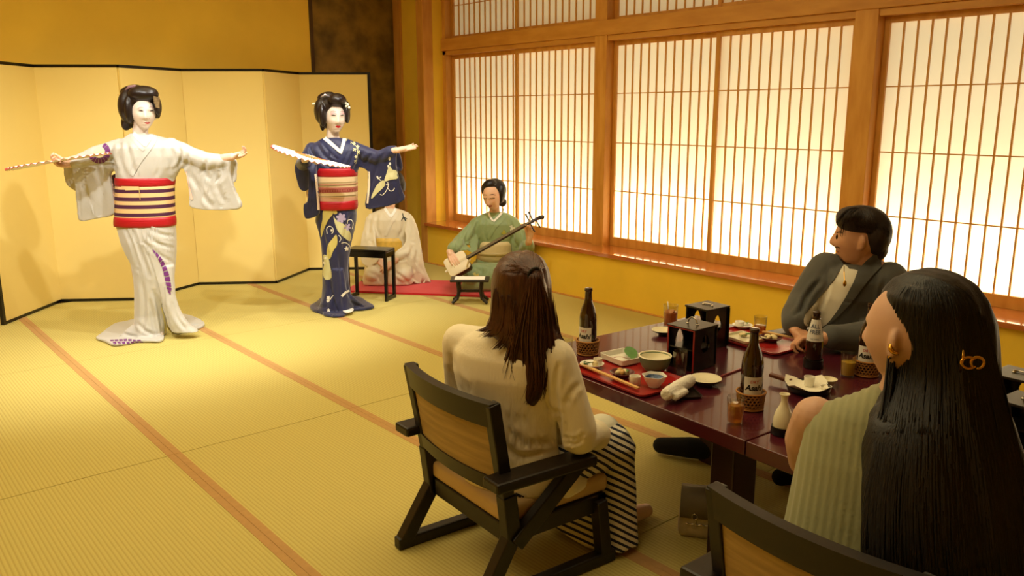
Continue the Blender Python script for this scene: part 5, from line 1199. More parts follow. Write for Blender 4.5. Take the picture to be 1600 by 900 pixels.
    E(520, 166, .05, 24, 17, .09); E(527, 157, -.01, 13.5, 10.5, .075); E(503, 174, .03, 11.5, 20, .08); E(542, 178, .055, 4.8, 14, .05); E(540, 168, .05, 7, 10, .06)
    E(510, 151, .06, 14, 7, .055, -0.2); E(504, 192, .06, 4.5, 12, .035, 0.05); E(508, 182, .09, 11, 18, .045)
    E(504, 180, -.03, 5.5, 17, .04); E(542.5, 177, .01, 3, 14, .035)
    obj('hair', fuse(h, 0.0055, 4, 0.6, 'hair'), M_hairb, per, True)
    MB().tube([A(501, 152, -.02), A(508, 148, -.02), A(515, 151, -.01)], [0.005, 0.008, 0.005], 8).build('hair_comb', mat('silver_comb', '#c9c2c8', 0.25, metal=0.7), per, True, True)
    MB().tube([A(488, 163, .03), A(497, 161, .03)], [0.009, 0.007], 8).build('hair_pin', mat('pale_pin', '#e8e2c4', 0.3), per, True, True)
    MB().ell(A(495, 162, .02), (0.016, 0.014, 0.014)).build('jade_bead', mat('jade', '#2f7d54', 0.25), per, True, True)
    for i, (u, v) in enumerate(((540, 161), (543.5, 163.5), (541, 166), (545.5, 168))): MB().ell(A(u, v, -.01), (0.010, 0.008, 0.010), None, 10, 8).build('hair_flower', mat('white_flower', '#eee9d4', 0.6), per, True, True)
    piv = A(487, 244, -0.27)
    pleated_fan('white folding fan with bamboo ribs in the navy dancer\'s hand', piv, A(540, 270, -0.27)-A(428, 239, -0.27), unit(CAM-piv)+np.array([0, 0, -0.13]), 0.285, (0, math.pi), 20, 0.12)
dancer_navy()
# ================================================================== KNEELING MUSICIANS
M_hairn = mat('black_hair', '#17100d', 0.38, bump=0.25, bscale=3.0, stretch=(70, 70, 10))
def kneeler_cream():
    B = onz(606, 451, 0.0)+NH*0.30; B[2] = 0; S = pxs(B)
    per = person('kneeling person in a cream kimono behind the black stand', B)
    A = lambda u, v, dy=0.0: atp(u, v, B, dy)
    face = -NH*math.cos(0.25)+RH*math.sin(-0.25); Rh = frame(face)
    hc = A(612, 292, 0.0)
    mb = MB(); head_shape(mb, hc, Rh, 0.98, nose=0.6)
    mb.chain([A(611, 305, .03), A(609, 324, .03), A(609, 338, .03)], [.046, .046, .07])
    mb.chain([A(608, 345, .03), A(606, 400, .03)], [.085, .09]); mb.chain([A(582, 342, .02), A(608, 338, .03), A(636, 342, .02)], [.045, .06, .045])
    mb.chain([A(581, 345, 0), A(573, 385, -.06), A(589, 406, -.22)], [.042, .036, .026]); mb.chain([A(637, 345, 0), A(648, 388, -.06), A(616, 406, -.22)], [.042, .036, .026])
    mb.chain([A(590, 420, .12), A(584, 430, -.2)], [.08, .06]); mb.chain([A(622, 420, .12), A(628, 430, -.2)], [.08, .06]); mb.chain([A(590, 440, .2), A(586, 442, -.15)], [.045, .045]); mb.chain([A(622, 440, .2), A(628, 442, -.15)], [.045, .045])
    hand(mb, A(590, 406, -.23), A(606, 418, -.26)-A(590, 406, -.23), np.array([0, 0, -1.0])+NH*0.6, RH*0.3-NH*0.2+np.array([0, 0, .9]), (.2, .22, .24, .28), (.25, .2), 0.9)
    hand(mb, A(617, 408, -.25), A(596, 421, -.30)-A(617, 408, -.25), np.array([0, 0, -1.0])+NH*0.6, -RH*0.3+np.array([0, 0, .9]), (.2, .22, .24, .28), (.25, .2), 0.9)
    body = fuse(mb, .0045, 2, .5, 'body'); obj('body', body.copy(), M_skin, per, True)
    k = MB()
    k.loft(rows_rings(B, [(325, 602, 617, .05, .03), (328, 592, 627, .07, .03), (333, 580, 639, .085, .03), (342, 573, 647, .105, .02), (356, 571, 648, .115, .02), (372, 578, 640, .115, .02), (392, 580, 637, .12, .02), (410, 574, 642, .15, .02), (430, 568, 648, .2, .02), (444, 566, 650, .22, .02), (449, 568, 648, .22, .02)]))
    for u0, u1 in ((590, 584), (622, 630)):
        k.chain([A(u0, 418, .15), A(u1, 428, -.22)], [.12, .085]); k.chain([A(u0, 438, .2), A(u1, 440, -.2)], [.065, .06])
    k.loft(rows_rings(B, [(408, 575, 636, .05, -.2), (425, 570, 642, .075, -.21), (440, 567, 645, .08, -.21), (449, 569, 644, .07, -.21)]))
    ramp_slab(k, B, [(640, 334, .0), (652, 356, -.04), (659, 392, -.10), (664, 420, -.12), (674, 445, -.1), (657, 447, -.14), (640, 434, -.2), (622, 420, -.24), (610, 408, -.24), (618, 394, -.2), (634, 378, -.12), (632, 352, -.05)], .05)
    ramp_slab(k, B, [(578, 333, .0), (568, 360, -.04), (563, 388, -.10), (567, 412, -.2), (582, 414, -.24), (594, 402, -.24), (588, 386, -.16), (586, 356, -.06)], .05)
    k.chain([A(581, 345, 0), A(573, 382, -.06), A(586, 402, -.2)], [.056, .056, .04]); k.chain([A(637, 345, 0), A(648, 385, -.06), A(622, 402, -.2)], [.056, .056, .04])
    km = fuse(k, .0075, 3, .6, 'kimono'); folds(km, .003, (36, 55, 24), (-9, 12, 7), 12)
    creases(km, [([(590, 335), (588, 355), (594, 369)], .008, 2.2), ([(632, 338), (630, 356), (624, 369)], .008, 2.2), ([(578, 345), (577, 368), (588, 395)], .008, 2.2), ([(644, 345), (646, 375), (640, 405)], .008, 2.4), ([(652, 360), (652, 395), (646, 425)], .007, 2.4), ([(604, 425), (606, 438), (604, 449)], .009, 2.2), ([(616, 424), (630, 434), (642, 446)], .006, 2.2), ([(574, 425), (590, 432), (600, 446)], .005, 2.4), ([(634, 400), (650, 424), (664, 442)], .006, 2.2), ([(618, 345), (616, 358), (612, 369)], .004, 2)])
    a = coords(km); a[:, 2] = np.maximum(a[:, 2], .021); setco(km, a)
    kb = bvh_of(km); kbb = bvh_of(km, body); obj('kimono', km.copy(), mat('cream_silk', '#d9cba6', .55, sheen=.3, bump=.05, bscale=90), per, True)
    MB().loft(rows_rings(B, [(369.5, 580, 637, .124, .02), (376, 579.5, 637.5, .128, .02), (386, 580, 637, .13, .02), (397, 579, 638, .134, .02)], 56, 2.2)).build('obi', mat('pale_gold_obi', '#d7ad45', .5, var=.15, vscale=25), per, True, True)
    lay(kbb, [stroke([(600, 324), (605, 331), (610, 338)], 4.5, 3.5), stroke([(619, 324), (616, 331), (610, 339)], 4.5, 3.5)], 'under_collar', M_collar, per, .006, 2)
    lay(kb, [stroke([(597, 326), (604, 336), (610, 343)], 4.5, 4)], 'kimono_collar', mat('cream_collar', '#ddd0ae', .55), per, .003, 2.5); lay(kb, [stroke([(623, 326), (618, 338), (609, 352), (602, 369)], 5, 4.5)], 'kimono_collar', mat('cream_collar', '#ddd0ae', .55), per, .005, 2.5)
    lay(kb, [stroke([(629, 333), (630.5, 339), (634, 345)], 1.2, 2.2), stroke([(630, 340), (627, 345)], 2.2, .8, smooth=False), stroke([(630.5, 339), (636, 342)], 1.8, .8, smooth=False)], 'crest_leaf', mat('crest_ink', '#1c2a22', .6), per, .004, 2)
    h = MB(); E = lambda u, v, dy, ru, rv, rd_: h.ell(A(u, v, dy), (ru*S, rd_, rv*S), frame(NH), 24, 16)
    E(613, 284, .03, 19, 19, .10); E(625, 290, .03, 9, 14, .07); E(599, 290, .03, 6, 13, .07); E(616, 302, .10, 11, 9, .05); obj('hair', fuse(h, .006, 4, .6, 'hair'), M_hairn, per, True)
kneeler_cream()
def kneeler_green():
    B = onz(748, 459, 0.0)+NH*0.28; B[2] = 0; S = pxs(B)
    per = person('kneeling person in a sage kimono playing a long-necked lute', B)
    A = lambda u, v, dy=0.0: atp(u, v, B, dy)
    face = -NH*math.cos(.42)-RH*math.sin(.42)+np.array([0, 0, -.34]); Rh = frame(face, (0, 0, 1), -.10)
    hc = A(769, 307, -.03)
    mb = MB(); head_shape(mb, hc, Rh, 1.0, nose=.9, wide=1.0)
    mb.chain([A(772, 318, .02), A(773, 334, .03), A(772, 348, .03)], [.045, .045, .07])
    mb.chain([A(771, 355, .03), A(772, 405, .03)], [.085, .09]); mb.chain([A(745, 350, .02), A(771, 347, .03), A(800, 348, .02)], [.045, .06, .045])
    mb.chain([A(744, 352, 0), A(716, 382, -.10), A(703, 397, -.34)], [.042, .036, .025])
    mb.chain([A(802, 350, 0), A(824, 394, -.10), A(827, 372, -.32)], [.042, .036, .026])
    for u0, u1 in ((755, 738), (786, 778)): mb.chain([A(u0, 424, .12), A(u1, 436, -.2)], [.08, .06]); mb.chain([A(u0, 448, .2), A(u1, 450, -.12)], [.045, .045])
    hand(mb, A(703, 396, -.36), A(714, 416, -.44)-A(703, 396, -.36), NH*.9+np.array([0, 0, -.3]), RH*.9+np.array([0, 0, .4]), (.22, .28, .32, .36), (.3, .3), .92)
    hand(mb, A(827, 374, -.33), A(830, 354, -.36)-A(827, 374, -.33), -RH*.4-NH*.8, -RH*.9+np.array([0, 0, .3]), (.45, .5, .5, .5), (.2, .3), .92)
    body = fuse(mb, .0038, 1, .5, 'body'); obj('body', body.copy(), M_skin, per, True); bv = bvh_of(body)
    face_paint(bv, per, [smooth_poly([(761.6, 321.4), (764, 320.6), (765.6, 321), (767.4, 320.6), (769.4, 321.6), (767, 323.2), (764.4, 323.2)], True, 3)], [stroke([(754.8, 309.2), (757.8, 310.4), (760.6, 309.8)], 1.0, .8), stroke([(765.6, 309.8), (769, 310.6), (773, 309.4)], 1.0, .9)], [stroke([(754.5, 305.6), (757, 304.4), (760.4, 305)], 1.1, .8), stroke([(765, 304.8), (769.5, 303.8), (774.5, 305)], 1.1, .8)], mat('soft_lip', '#b5504a', .4), browm=mat('brow_dark', '#4a332a', .7))
    k = MB()
    k.loft(rows_rings(B, [(331, 763, 786, .05, .03), (335, 752, 796, .07, .03), (340, 742, 806, .085, .03), (349, 734, 813, .105, .02), (362, 736, 812, .115, .02), (378, 744, 804, .115, .02), (398, 746, 800, .12, .02), (414, 740, 804, .15, .02), (434, 732, 812, .2, .02), (450, 728, 812, .22, .02), (457, 730, 810, .21, .02)]))
    for u0, u1 in ((755, 738), (788, 782)): k.chain([A(u0, 424, .15), A(u1, 432, -.22)], [.12, .08]); k.chain([A(u0, 446, .2), A(u1, 448, -.2)], [.065, .06])
    k.loft(rows_rings(B, [(412, 738, 795, .05, -.18), (430, 728, 800, .075, -.2), (446, 720, 800, .08, -.2), (457, 724, 798, .07, -.2)]))
    k.chain([A(744, 351, 0), A(718, 380, -.10), A(709, 388, -.26)], [.058, .062, .055]); k.chain([A(802, 350, 0), A(822, 386, -.10), A(826, 384, -.22)], [.058, .06, .05])
    ramp_slab(k, B, [(738, 345, .0), (720, 366, -.06), (706, 387, -.24), (712, 393, -.26), (730, 390, -.2), (744, 398, -.12), (748, 372, -.05), (748, 352, .0)], .07)
    ramp_slab(k, B, [(806, 345, .0), (822, 362, -.06), (834, 378, -.16), (834, 398, -.14), (826, 410, -.1), (806, 412, -.05), (800, 380, -.04)], .07)
    km = fuse(k, .0075, 3, .6, 'kimono'); folds(km, .003, (36, 55, 24), (-9, 12, 7), 14)
    creases(km, [([(748, 345), (742, 362), (748, 376)], .008, 2.2), ([(738, 350), (728, 370), (728, 388)], .008, 2.4), ([(730, 356), (718, 374), (714, 390)], .006, 2.2), ([(796, 345), (802, 360), (800, 376)], .008, 2.2), ([(808, 350), (812, 372), (806, 396)], .008, 2.4), ([(818, 362), (822, 380), (818, 400)], .007, 2.2), ([(757, 345), (756, 360), (760, 374)], .005, 2.2), ([(745, 412), (760, 416), (790, 414)], .006, 2.2), ([(750, 422), (762, 428), (775, 440)], .006, 2.2)])
    a = coords(km); a[:, 2] = np.maximum(a[:, 2], .021); setco(km, a)
    kb = bvh_of(km); kbb = bvh_of(km, body); obj('kimono', km.copy(), mat('sage_silk', '#8a9c68', .55, sheen=.3, bump=.05, bscale=90), per, True)
    MB().loft(rows_rings(B, [(375, 745, 803, .124, .02), (382, 744.5, 803.5, .128, .02), (396, 745, 802, .132, .02), (409, 744, 803, .14, .02)], 56, 2.2)).build('obi', mat('ivory_obi', '#d6c28a', .55, var=.06, vscale=20), per, True, True)
    MB().loft(rows_rings(B, [(391.5, 744, 803.4, .136, .02), (394, 743.8, 803.6, .139, .02), (396.5, 744, 803.4, .138, .02)], 56, 2.2)).build('obi_cord', mat('obi_cord', '#c0a868', .5), per, True, True)
    lay(kbb, [stroke([(763, 329), (765, 337), (770, 345)], 3.2, 3), stroke([(787, 326), (782, 335), (771, 346)], 3.2, 3)], 'under_collar', M_collar, per, .006, 2)
    lay(kb, [stroke([(759, 332), (763, 343), (771, 351)], 5, 4.5)], 'kimono_collar', mat('sage_collar', '#90a26e', .55), per, .003, 2.5); lay(kb, [stroke([(791, 330), (786, 341), (773, 355), (762, 373)], 6, 5.5)], 'kimono_collar', mat('sage_collar', '#90a26e', .55), per, .005, 2.5)
    def maple(c, r, a0=0.0): return [(c[0]+rr*math.cos(t), c[1]+rr*math.sin(t)) for i in range(7) for rr, t in ((r*(1 if i not in (3,) else .6), a0+2*math.pi*i/7), (r*.32, a0+2*math.pi*(i+.5)/7))]
    lay(kb, [maple((800, 357), 5.5, .3)], 'maple_motif', mat('white_maple', '#dcd8b4', .6), per, .004, 2); lay(kb, [maple((787, 364), 5, .9)], 'maple_motif', mat('yellow_maple', '#b3a93c', .6), per, .004, 2); lay(kb, [maple((743, 431), 6, .2)], 'maple_motif', mat('yellow_maple2', '#cdbf66', .6), per, .004, 2)
    h = MB(); E = lambda u, v, dy, ru, rv, rd_, rot=0.0: h.ell(A(u, v, dy), (ru*S, rd_, rv*S), frame(NH, (math.sin(rot)*RH[0], math.sin(rot)*RH[1], math.cos(rot))), 24, 16)
    E(773, 297, .03, 18, 18, .10, .1); E(765, 289, -.03, 11.5, 8.5, .065, -.35); E(783, 302, .0, 7.5, 16, .07, .12); E(756, 297, .0, 4, 9, .05, -.1); E(785, 316, .05, 7, 7, .04); obj('hair', fuse(h, .0055, 4, .6, 'hair'), M_hairn, per, True)
    # shamisen
    c0 = A(716, 414, -.38); ax = unit(A(838, 345, -.34)-c0); nrm = -NH*.80+np.array([0, 0, .42])-RH*.25; nrm = unit(nrm-ax*np.dot(nrm, ax)); sd = np.cross(nrm, ax)
    sh = thing('shamisen', 'long-necked shamisen lute with cream skin held by the sage kimono person', 'instrument', c0)
    T = lambda x, y, z: c0+ax*x+sd*y+nrm*z
    def rsq(hx, hy, r, z, n=5):
        P = []
        for cx, cy, a0 in ((hx-r, hy-r, 0), (-hx+r, hy-r, 90), (-hx+r, -hy+r, 180), (hx-r, -hy+r, 270)):
            for q in range(n+1): t = math.radians(a0+90*q/n); P.append(T(cx+r*math.cos(t), cy+r*math.sin(t), z))
        return P
    autosmooth(MB().loft([rsq(.090, .078, .03, -.048), rsq(.096, .084, .03, -.04), rsq(.098, .086, .03, 0), rsq(.096, .084, .03, .036)]).build('lute_body', mat('lute_wood', '#2c160e', .3), sh, world=True), 40)
    autosmooth(MB().loft([rsq(.0965, .0845, .03, .030), rsq(.0965, .0845, .03, .040), rsq(.090, .078, .028, .043)]).build('lute_skin', mat('lute_skin', '#e3d3ac', .6), sh, world=True), 40)
    MB().bar(T(.09, 0, .036), T(.66, 0, .036), .028, .026, up=nrm, bev=.004).build('lute_neck', mat('lute_wood', '#2c160e', .3), sh, world=True)
    MB().bar(T(.65, 0, .034), T(.76, 0, .026), .022, .020, up=nrm, bev=.003).tube([T(.75, 0, .026), T(.78, 0, .020), T(.80, 0, .0), T(.79, 0, -.015)], [.012, .019, .018, .010], 10).build('lute_head', mat('lute_wood', '#2c160e', .3), sh, world=True)
    for x, s0, s1 in ((.685, -.10, .095), (.715, -.02, .10), (.74, -.09, .015)):
        MB().tube([T(x, s0*.9, .03), T(x, s0*.4, .03), T(x+.004, s1*.4, .03), T(x+.006, s1*.9, .03)], [.0075 if s0 < -.05 else .004, .005, .005, .0075 if s1 > .05 else .004], 8).build('tuning_peg', mat('peg_wood', '#20120c', .35), sh, world=True)
    for i in (-1, 0, 1): MB().tube([T(-.07, .010*i, .049), T(.10, .007*i, .053), T(.70, .006*i, .052)], .0008, 4).build('string', mat('silk_string', '#d8c690', .5), sh, world=True)
    MB().bar(T(-.03, -.02, .046), T(-.03, .02, .046), .006, .010, up=nrm).build('bridge', mat('ivory', '#e8dcb8', .4), sh, world=True)
    MB().tube([T(-.097, -.012, .03), T(-.118, -.012, .03)], .010, 8).build('tail_piece', mat('ivory', '#e8dcb8', .4), sh, world=True)
    MB().tube([T(.10, -.03, .03), T(.115, -.035, .05), T(.09, -.045, .06), T(.06, -.075, .05)], .006, 8).build('finger_cord', mat('obi_cord', '#c0a868', .5), sh, world=True)
kneeler_green()
# ================================================================== GUESTS AT THE TABLE
def vrings(rows, s, f, n=40, ex=2.3):
    """rings from (centre_x, centre_y, z, half_width, half_depth) with side S and facing F"""
    out = []; s = np.array([*unit(s), 0]); f = np.array([*unit(f), 0])
    for cx, cy, z, hw, hd in rows:
        out.append([np.array([cx, cy, z])+s*hw*np.sign(math.cos(t))*abs(math.cos(t))**(2/ex)+f*hd*np.sign(math.sin(t))*abs(math.sin(t))**(2/ex) for t in np.linspace(0, 2*math.pi, n, endpoint=False)])
    return out
def locks(B, paths, n, jit, m, name, per, seed=1, r0=.0024, taper=(.1, 1.0, 1.0, .8, .12), dyj=.004, seg=4, sub=5, bv=None, lift=.0008, rs_=1.0, keep=False):
    """strands of hair combed over the hair mass: every strand follows one of the pixel paths [(u, v, dy), ...] with a little jitter; one joined mesh"""
    rng = np.random.RandomState(seed); mb = MB(); o0 = Vector(CAM)
    for i in range(n):
        t_ = rng.rand(); j0 = rng.randint(len(paths)); p = paths[j0]; ju, jd = rng.normal(0, jit), rng.normal(0, dyj); k = len(p)-1; cut = 1-.12*rng.rand()
        q = [(u+ju*(0.5+0.7*j/k)+rng.normal(0, jit*.15), v+rng.normal(0, 1.2)*(j > 0), d*1000+jd*1000) for j, (u, v, d) in enumerate(p)]
        q = smooth_poly(q, False, sub); q = q[int(len(q)*.3*rng.rand()*rs_):max(4, int(len(q)*cut))]; pts = []; miss = False
        for a in q:
            pt = atp(a[0], a[1], B, a[2]/1000)
            if bv is not None:
                d = Vector(ray(a[0], a[1])).normalized(); hh = bv.ray_cast(o0, d)
                if hh[0] is not None and (hh[0]-Vector(pt)).length < .12: pt = np.array(hh[0]-d*lift)
                elif not keep: continue
            pts.append(pt)
        if len(pts) < 5: continue
        for _ in range(2): pts = [pts[0]]+[pts[j-1]*.25+pts[j]*.5+pts[j+1]*.25 for j in range(1, len(pts)-1)]+[pts[-1]]
        L = len(pts)-1
        mb.tube(pts, [r0*(.6+.8*rng.rand()*1.0)*np.interp(j/L, np.linspace(0, 1, len(taper)), taper) for j in range(L+1)], seg)
    o = mb.build(name, m, per, True, True); tag(o, kind='stuff'); return o
M_brownhair = mat('brown_hair', '#4a2815', .36, var=.35, vscale=2.0, stretch=(60, 60, 6), bump=.2, bscale=3)
M_darkhair = mat('dark_hair', '#0d0806', .5, var=.3, vscale=2.0, stretch=(60, 60, 6), bump=.2, bscale=3)
def stripes():
    m = mat('striped_cotton', '#ddd5bf', .8)
    nt = m.node_tree; b = nt.nodes['Principled BSDF']; tc = nt.nodes.new('ShaderNodeTexCoord'); mp = nt.nodes.new('ShaderNodeMapping'); mp.inputs['Rotation'].default_value = (.5, .9, .35)
    w = nt.nodes.new('ShaderNodeTexWave'); w.bands_direction = 'X'; w.inputs['Scale'].default_value = 15; w.inputs['Distortion'].default_value = 1.6; w.inputs['Detail'].default_value = 1; w.inputs['Detail Scale'].default_value = .25
    r = nt.nodes.new('ShaderNodeValToRGB'); r.color_ramp.interpolation = 'CONSTANT'; r.color_ramp.elements[0].color = lin('#1d2036'); r.color_ramp.elements[1].color = lin('#ddd5bf'); r.color_ramp.elements[1].position = .38
    nt.links.new(tc.outputs['Object'], mp.inputs[0]); nt.links.new(mp.outputs[0], w.inputs['Vector']); nt.links.new(w.outputs[1], r.inputs[0]); nt.links.new(r.outputs[0], b.inputs['Base Color']); return m
def guest_cream():
    B = np.array([1.645, 1.945, 0]); S = pxs(B)
    per = person('seated person with long brown half-up hair and cream cardigan', B)
    A = lambda u, v, dy=0.0: atp(u, v, B, dy)
    s = (.30, -.954); f = (.954, .30); fw = np.array([.954, .30, 0]); sd = np.array([.30, -.954, 0])
    hc = A(815, 447, 0.0); Rh = frame(unit(fw-sd*.35)+np.array([0, 0, -.05]))
    mb = MB(); head_shape(mb, hc, Rh, .98)
    nb = np.array([1.648, 1.95, .80])
    mb.chain([hc+[0, 0, -.07]-fw*.015, nb+[0, 0, .03], nb-[0, 0, .05]], [.048, .05, .07]); mb.chain([nb-[0, 0, .07], np.array([1.68, 1.955, .40])], [.09, .10])
    shR, shL = np.array([1.692, 1.775, .752]), np.array([1.585, 2.125, .752])
    mb.chain([shR, nb-[0, 0, .05], shL], [.045, .06, .045])
    elR, wrR = np.array([1.735, 1.715, .50]), np.array([1.945, 1.80, .43]); elL, wrL = np.array([1.64, 2.20, .50]), np.array([1.90, 2.08, .43])
    mb.chain([shR, elR, wrR], [.042, .036, .026]); mb.chain([shL, elL, wrL], [.042, .036, .026])
    hand(mb, wrR, fw*.9-sd*.45, np.array([0, 0, -1.0]), -sd, s=.9); hand(mb, wrL, fw*.9+sd*.45, np.array([0, 0, -1.0]), sd, s=.9)
    for y, yk, tx in ((1.855, 1.83, 2.25), (2.02, 2.0, 2.16)):
        mb.chain([(1.70, y, .37), (1.985, yk, .375), (2.06, yk+.02, .08)], [.07, .055, .036]); mb.chain([(2.06, yk+.02, .045), (2.14, yk+.025, .04), (tx-.012, yk+.02, .030)], [.036, .036, .026])
    body = fuse(mb, .0048, 2, .5, 'body'); obj('body', body, M_skin, per, True)
    # cardigan
    k = MB(); k.loft(vrings([(1.70, 1.955, .300, .205, .17), (1.695, 1.955, .36, .195, .16), (1.68, 1.955, .45, .175, .135), (1.66, 1.95, .58, .182, .13), (1.645, 1.95, .68, .192, .128), (1.64, 1.95, .745, .19, .115), (1.642, 1.95, .79, .155, .09), (1.646, 1.95, .82, .085, .065), (1.648, 1.95, .835, .06, .06)], s, f))
    k.chain([shR, elR+[0, 0, .03], elR, elR*.35+wrR*.65], [.062, .058, .055, .042]); k.chain([shL, elL+[0, 0, .03], elL, elL*.35+wrL*.65], [.062, .058, .055, .042])
    k.chain([nb-[0, 0, .055], (nb+shL)/2-[0, 0, .035], shL], [.07, .072, .062]); k.chain([nb-[0, 0, .055], (nb+shR)/2-[0, 0, .035], shR], [.07, .072, .062])
    k.chain([elR*.42+wrR*.58, elR*.36+wrR*.64], [.05, .05]); k.chain([np.array([1.75, 1.79, .315]), np.array([1.84, 1.80, .285])], [.05, .03])
    km = fuse(k, .0065, 4, .7, 'cardigan'); folds(km, .0025, (40, 60, 22), (8, -12, 6), 21)
    creases(km, [([(872, 570), (868, 610), (872, 645)], .008, 3.5), ([(873, 645), (875, 690), (880, 715)], .012, 3.5), ([(700, 575), (712, 600), (730, 616)], .006, 4), ([(705, 556), (716, 590), (738, 612)], .005, 4), ([(885, 690), (898, 693), (912, 686)], .006, 2.6), ([(882, 682), (897, 686), (914, 678)], .005, 2.4), ([(792, 668), (820, 692), (860, 690)], .008, 5), ([(785, 690), (810, 712), (850, 705)], .007, 4.5), ([(850, 625), (862, 640), (872, 645)], .006, 3.5), ([(760, 640), (790, 655), (830, 656)], .004, 6), ([(905, 600), (893, 612), (884, 632)], .005, 4)])
    kb = bvh_of(km); obj('cardigan', km.copy(), mat('cream_knit', '#efe3c4', .85, bump=.15, bscale=1.0, stretch=(160, 160, 4), sheen=.3), per, True)
    # skirt
    k = MB(); k.loft(vrings([(1.70, 1.955, .305, .20, .17), (1.70, 1.955, .36, .19, .16), (1.70, 1.955, .42, .16, .12)], s, f))
    for y, yk in ((1.85, 1.825), (2.02, 2.0)): k.chain([(1.72, y, .375), (1.985, yk, .375)], [.095, .085])
    k.loft(vrings([(1.985, 1.90, .44, .15, .05), (1.99, 1.90, .38, .18, .085), (2.0, 1.90, .28, .165, .075), (1.995, 1.895, .15, .17, .08), (1.985, 1.89, .05, .185, .095), (1.98, 1.885, .022, .19, .10)], (0.05, -1), (1, 0.05)))
    sm = fuse(k, .007, 4, .7, 'skirt'); folds(sm, .010, (55, 80, 38), (3, -5, 4), 23, zmax=.36); obj('skirt', sm, stripes(), per, True)
    mb2 = MB().chain([(1.80, 1.845, .405), (1.98, 1.845, .405), (2.045, 1.83, .37)], [.075, .072, .05]); obj('lap_cloth', fuse(mb2, .007, 4, .8, 'lap_cloth'), mat('white_linen', '#dcd8c2', .85), per, True)
    # hair
    h = MB(); E = lambda u, v, dy, ru, rv, rd_, rot=0.0: h.ell(A(u, v, dy), (ru*S, rd_, rv*S), frame(NH, (math.sin(rot)*RH[0], math.sin(rot)*RH[1], math.cos(rot))), 26, 18)
    h.loft(rows_rings(B, [(393, 806, 826, .03, .0), (398, 792, 840, .07, .0), (406, 781, 850, .092, .0), (420, 772, 858, .112, .0), (440, 768, 862, .120, .0), (470, 767, 863, .118, .0), (495, 765, 865, .105, -.015), (512, 758, 870, .088, -.035), (526, 772, 878, .062, -.065), (545, 793, 880, .045, -.095), (575, 804, 864, .038, -.112), (600, 810, 858, .030, -.122), (622, 818, 848, .020, -.13), (636, 827, 837, .010, -.135)], 44, 2.1))
    E(838, 430, -.10, 12, 12, .035); E(836, 470, -.095, 20, 50, .04)
    hm = fuse(h, .005, 5, .8, 'hair'); comb_hair(hm, .0028, (130, 190, 80), 4); hb = bvh_of(hm); obj('hair', hm.copy(), M_brownhair, per, True)
    c = (834, 428)
    top = [[(c[0]-46+i*8.6, 432-math.sin(math.pi*(i+.6)/11.2)*40, -.035-.035*math.sin(math.pi*(i+.5)/11)), (c[0]-34+i*6.3, 424-math.sin(math.pi*(i+.5)/11)*22, -.085-.02*math.sin(math.pi*(i+.5)/11)), (c[0]-6+i*1.2, 426, -.118)] for i in range(11)]
    locks(B, top, 700, 3.2, M_brownhair, 'swept_hair', per, 3, .0020, (.2, 1, 1, .9), .001, bv=hb, rs_=.6)
    tail = [[(834, 428, -.125), (830, 470, -.14), (822, 530, -.135), (828, 590, -.14), (832, 634, -.145)], [(836, 428, -.125), (842, 470, -.14), (845, 540, -.14), (848, 590, -.145), (838, 632, -.15)], [(833, 430, -.125), (822, 470, -.135), (812, 520, -.125), (806, 560, -.125), (818, 600, -.14)], [(837, 430, -.125), (850, 470, -.13), (856, 520, -.125), (856, 560, -.13), (846, 604, -.14)], [(836, 429, -.125), (838, 480, -.145), (836, 540, -.15), (840, 600, -.15), (826, 636, -.15)]]
    locks(B, tail, 420, 4.5, M_brownhair, 'ponytail', per, 5, .0023, (.5, 1.1, 1, .8, .15), .005, rs_=0)
    side = [[(775, 450, -.05), (774, 490, -.05), (768, 512, -.06), (748, 517, -.07)], [(785, 460, -.075), (782, 500, -.075), (772, 520, -.08), (757, 527, -.085)], [(795, 460, -.09), (795, 505, -.09), (790, 530, -.10), (774, 548, -.11)], [(858, 450, -.06), (862, 500, -.07), (868, 530, -.09), (892, 556, -.10)], [(856, 460, -.08), (860, 510, -.10), (872, 540, -.11), (884, 554, -.11)], [(805, 470, -.10), (806, 520, -.11), (800, 550, -.12), (788, 600, -.125)], [(862, 470, -.05), (866, 520, -.06), (876, 545, -.08), (893, 552, -.09)], [(850, 520, -.12), (862, 560, -.13), (868, 590, -.135), (858, 615, -.135)]]
    locks(B, side, 380, 4.0, M_brownhair, 'loose_hair', per, 9, .0022, (.1, 1.0, 1, .8, .12), .004, bv=hb, keep=True)
    ca = A(834, 427, -.118); MB().tube([ca+(RH*math.cos(t)*.9+np.array([0, 0, .4])*math.cos(t)+np.array([0, 0, 1.0])*math.sin(t)*.9-NH*.25*math.sin(t))*.017 for t in np.linspace(0, 2*math.pi, 21)], .0048, 8).build('hair_tie', mat('black_elastic', '#0e0b0a', .7), per, True, True)
guest_cream()
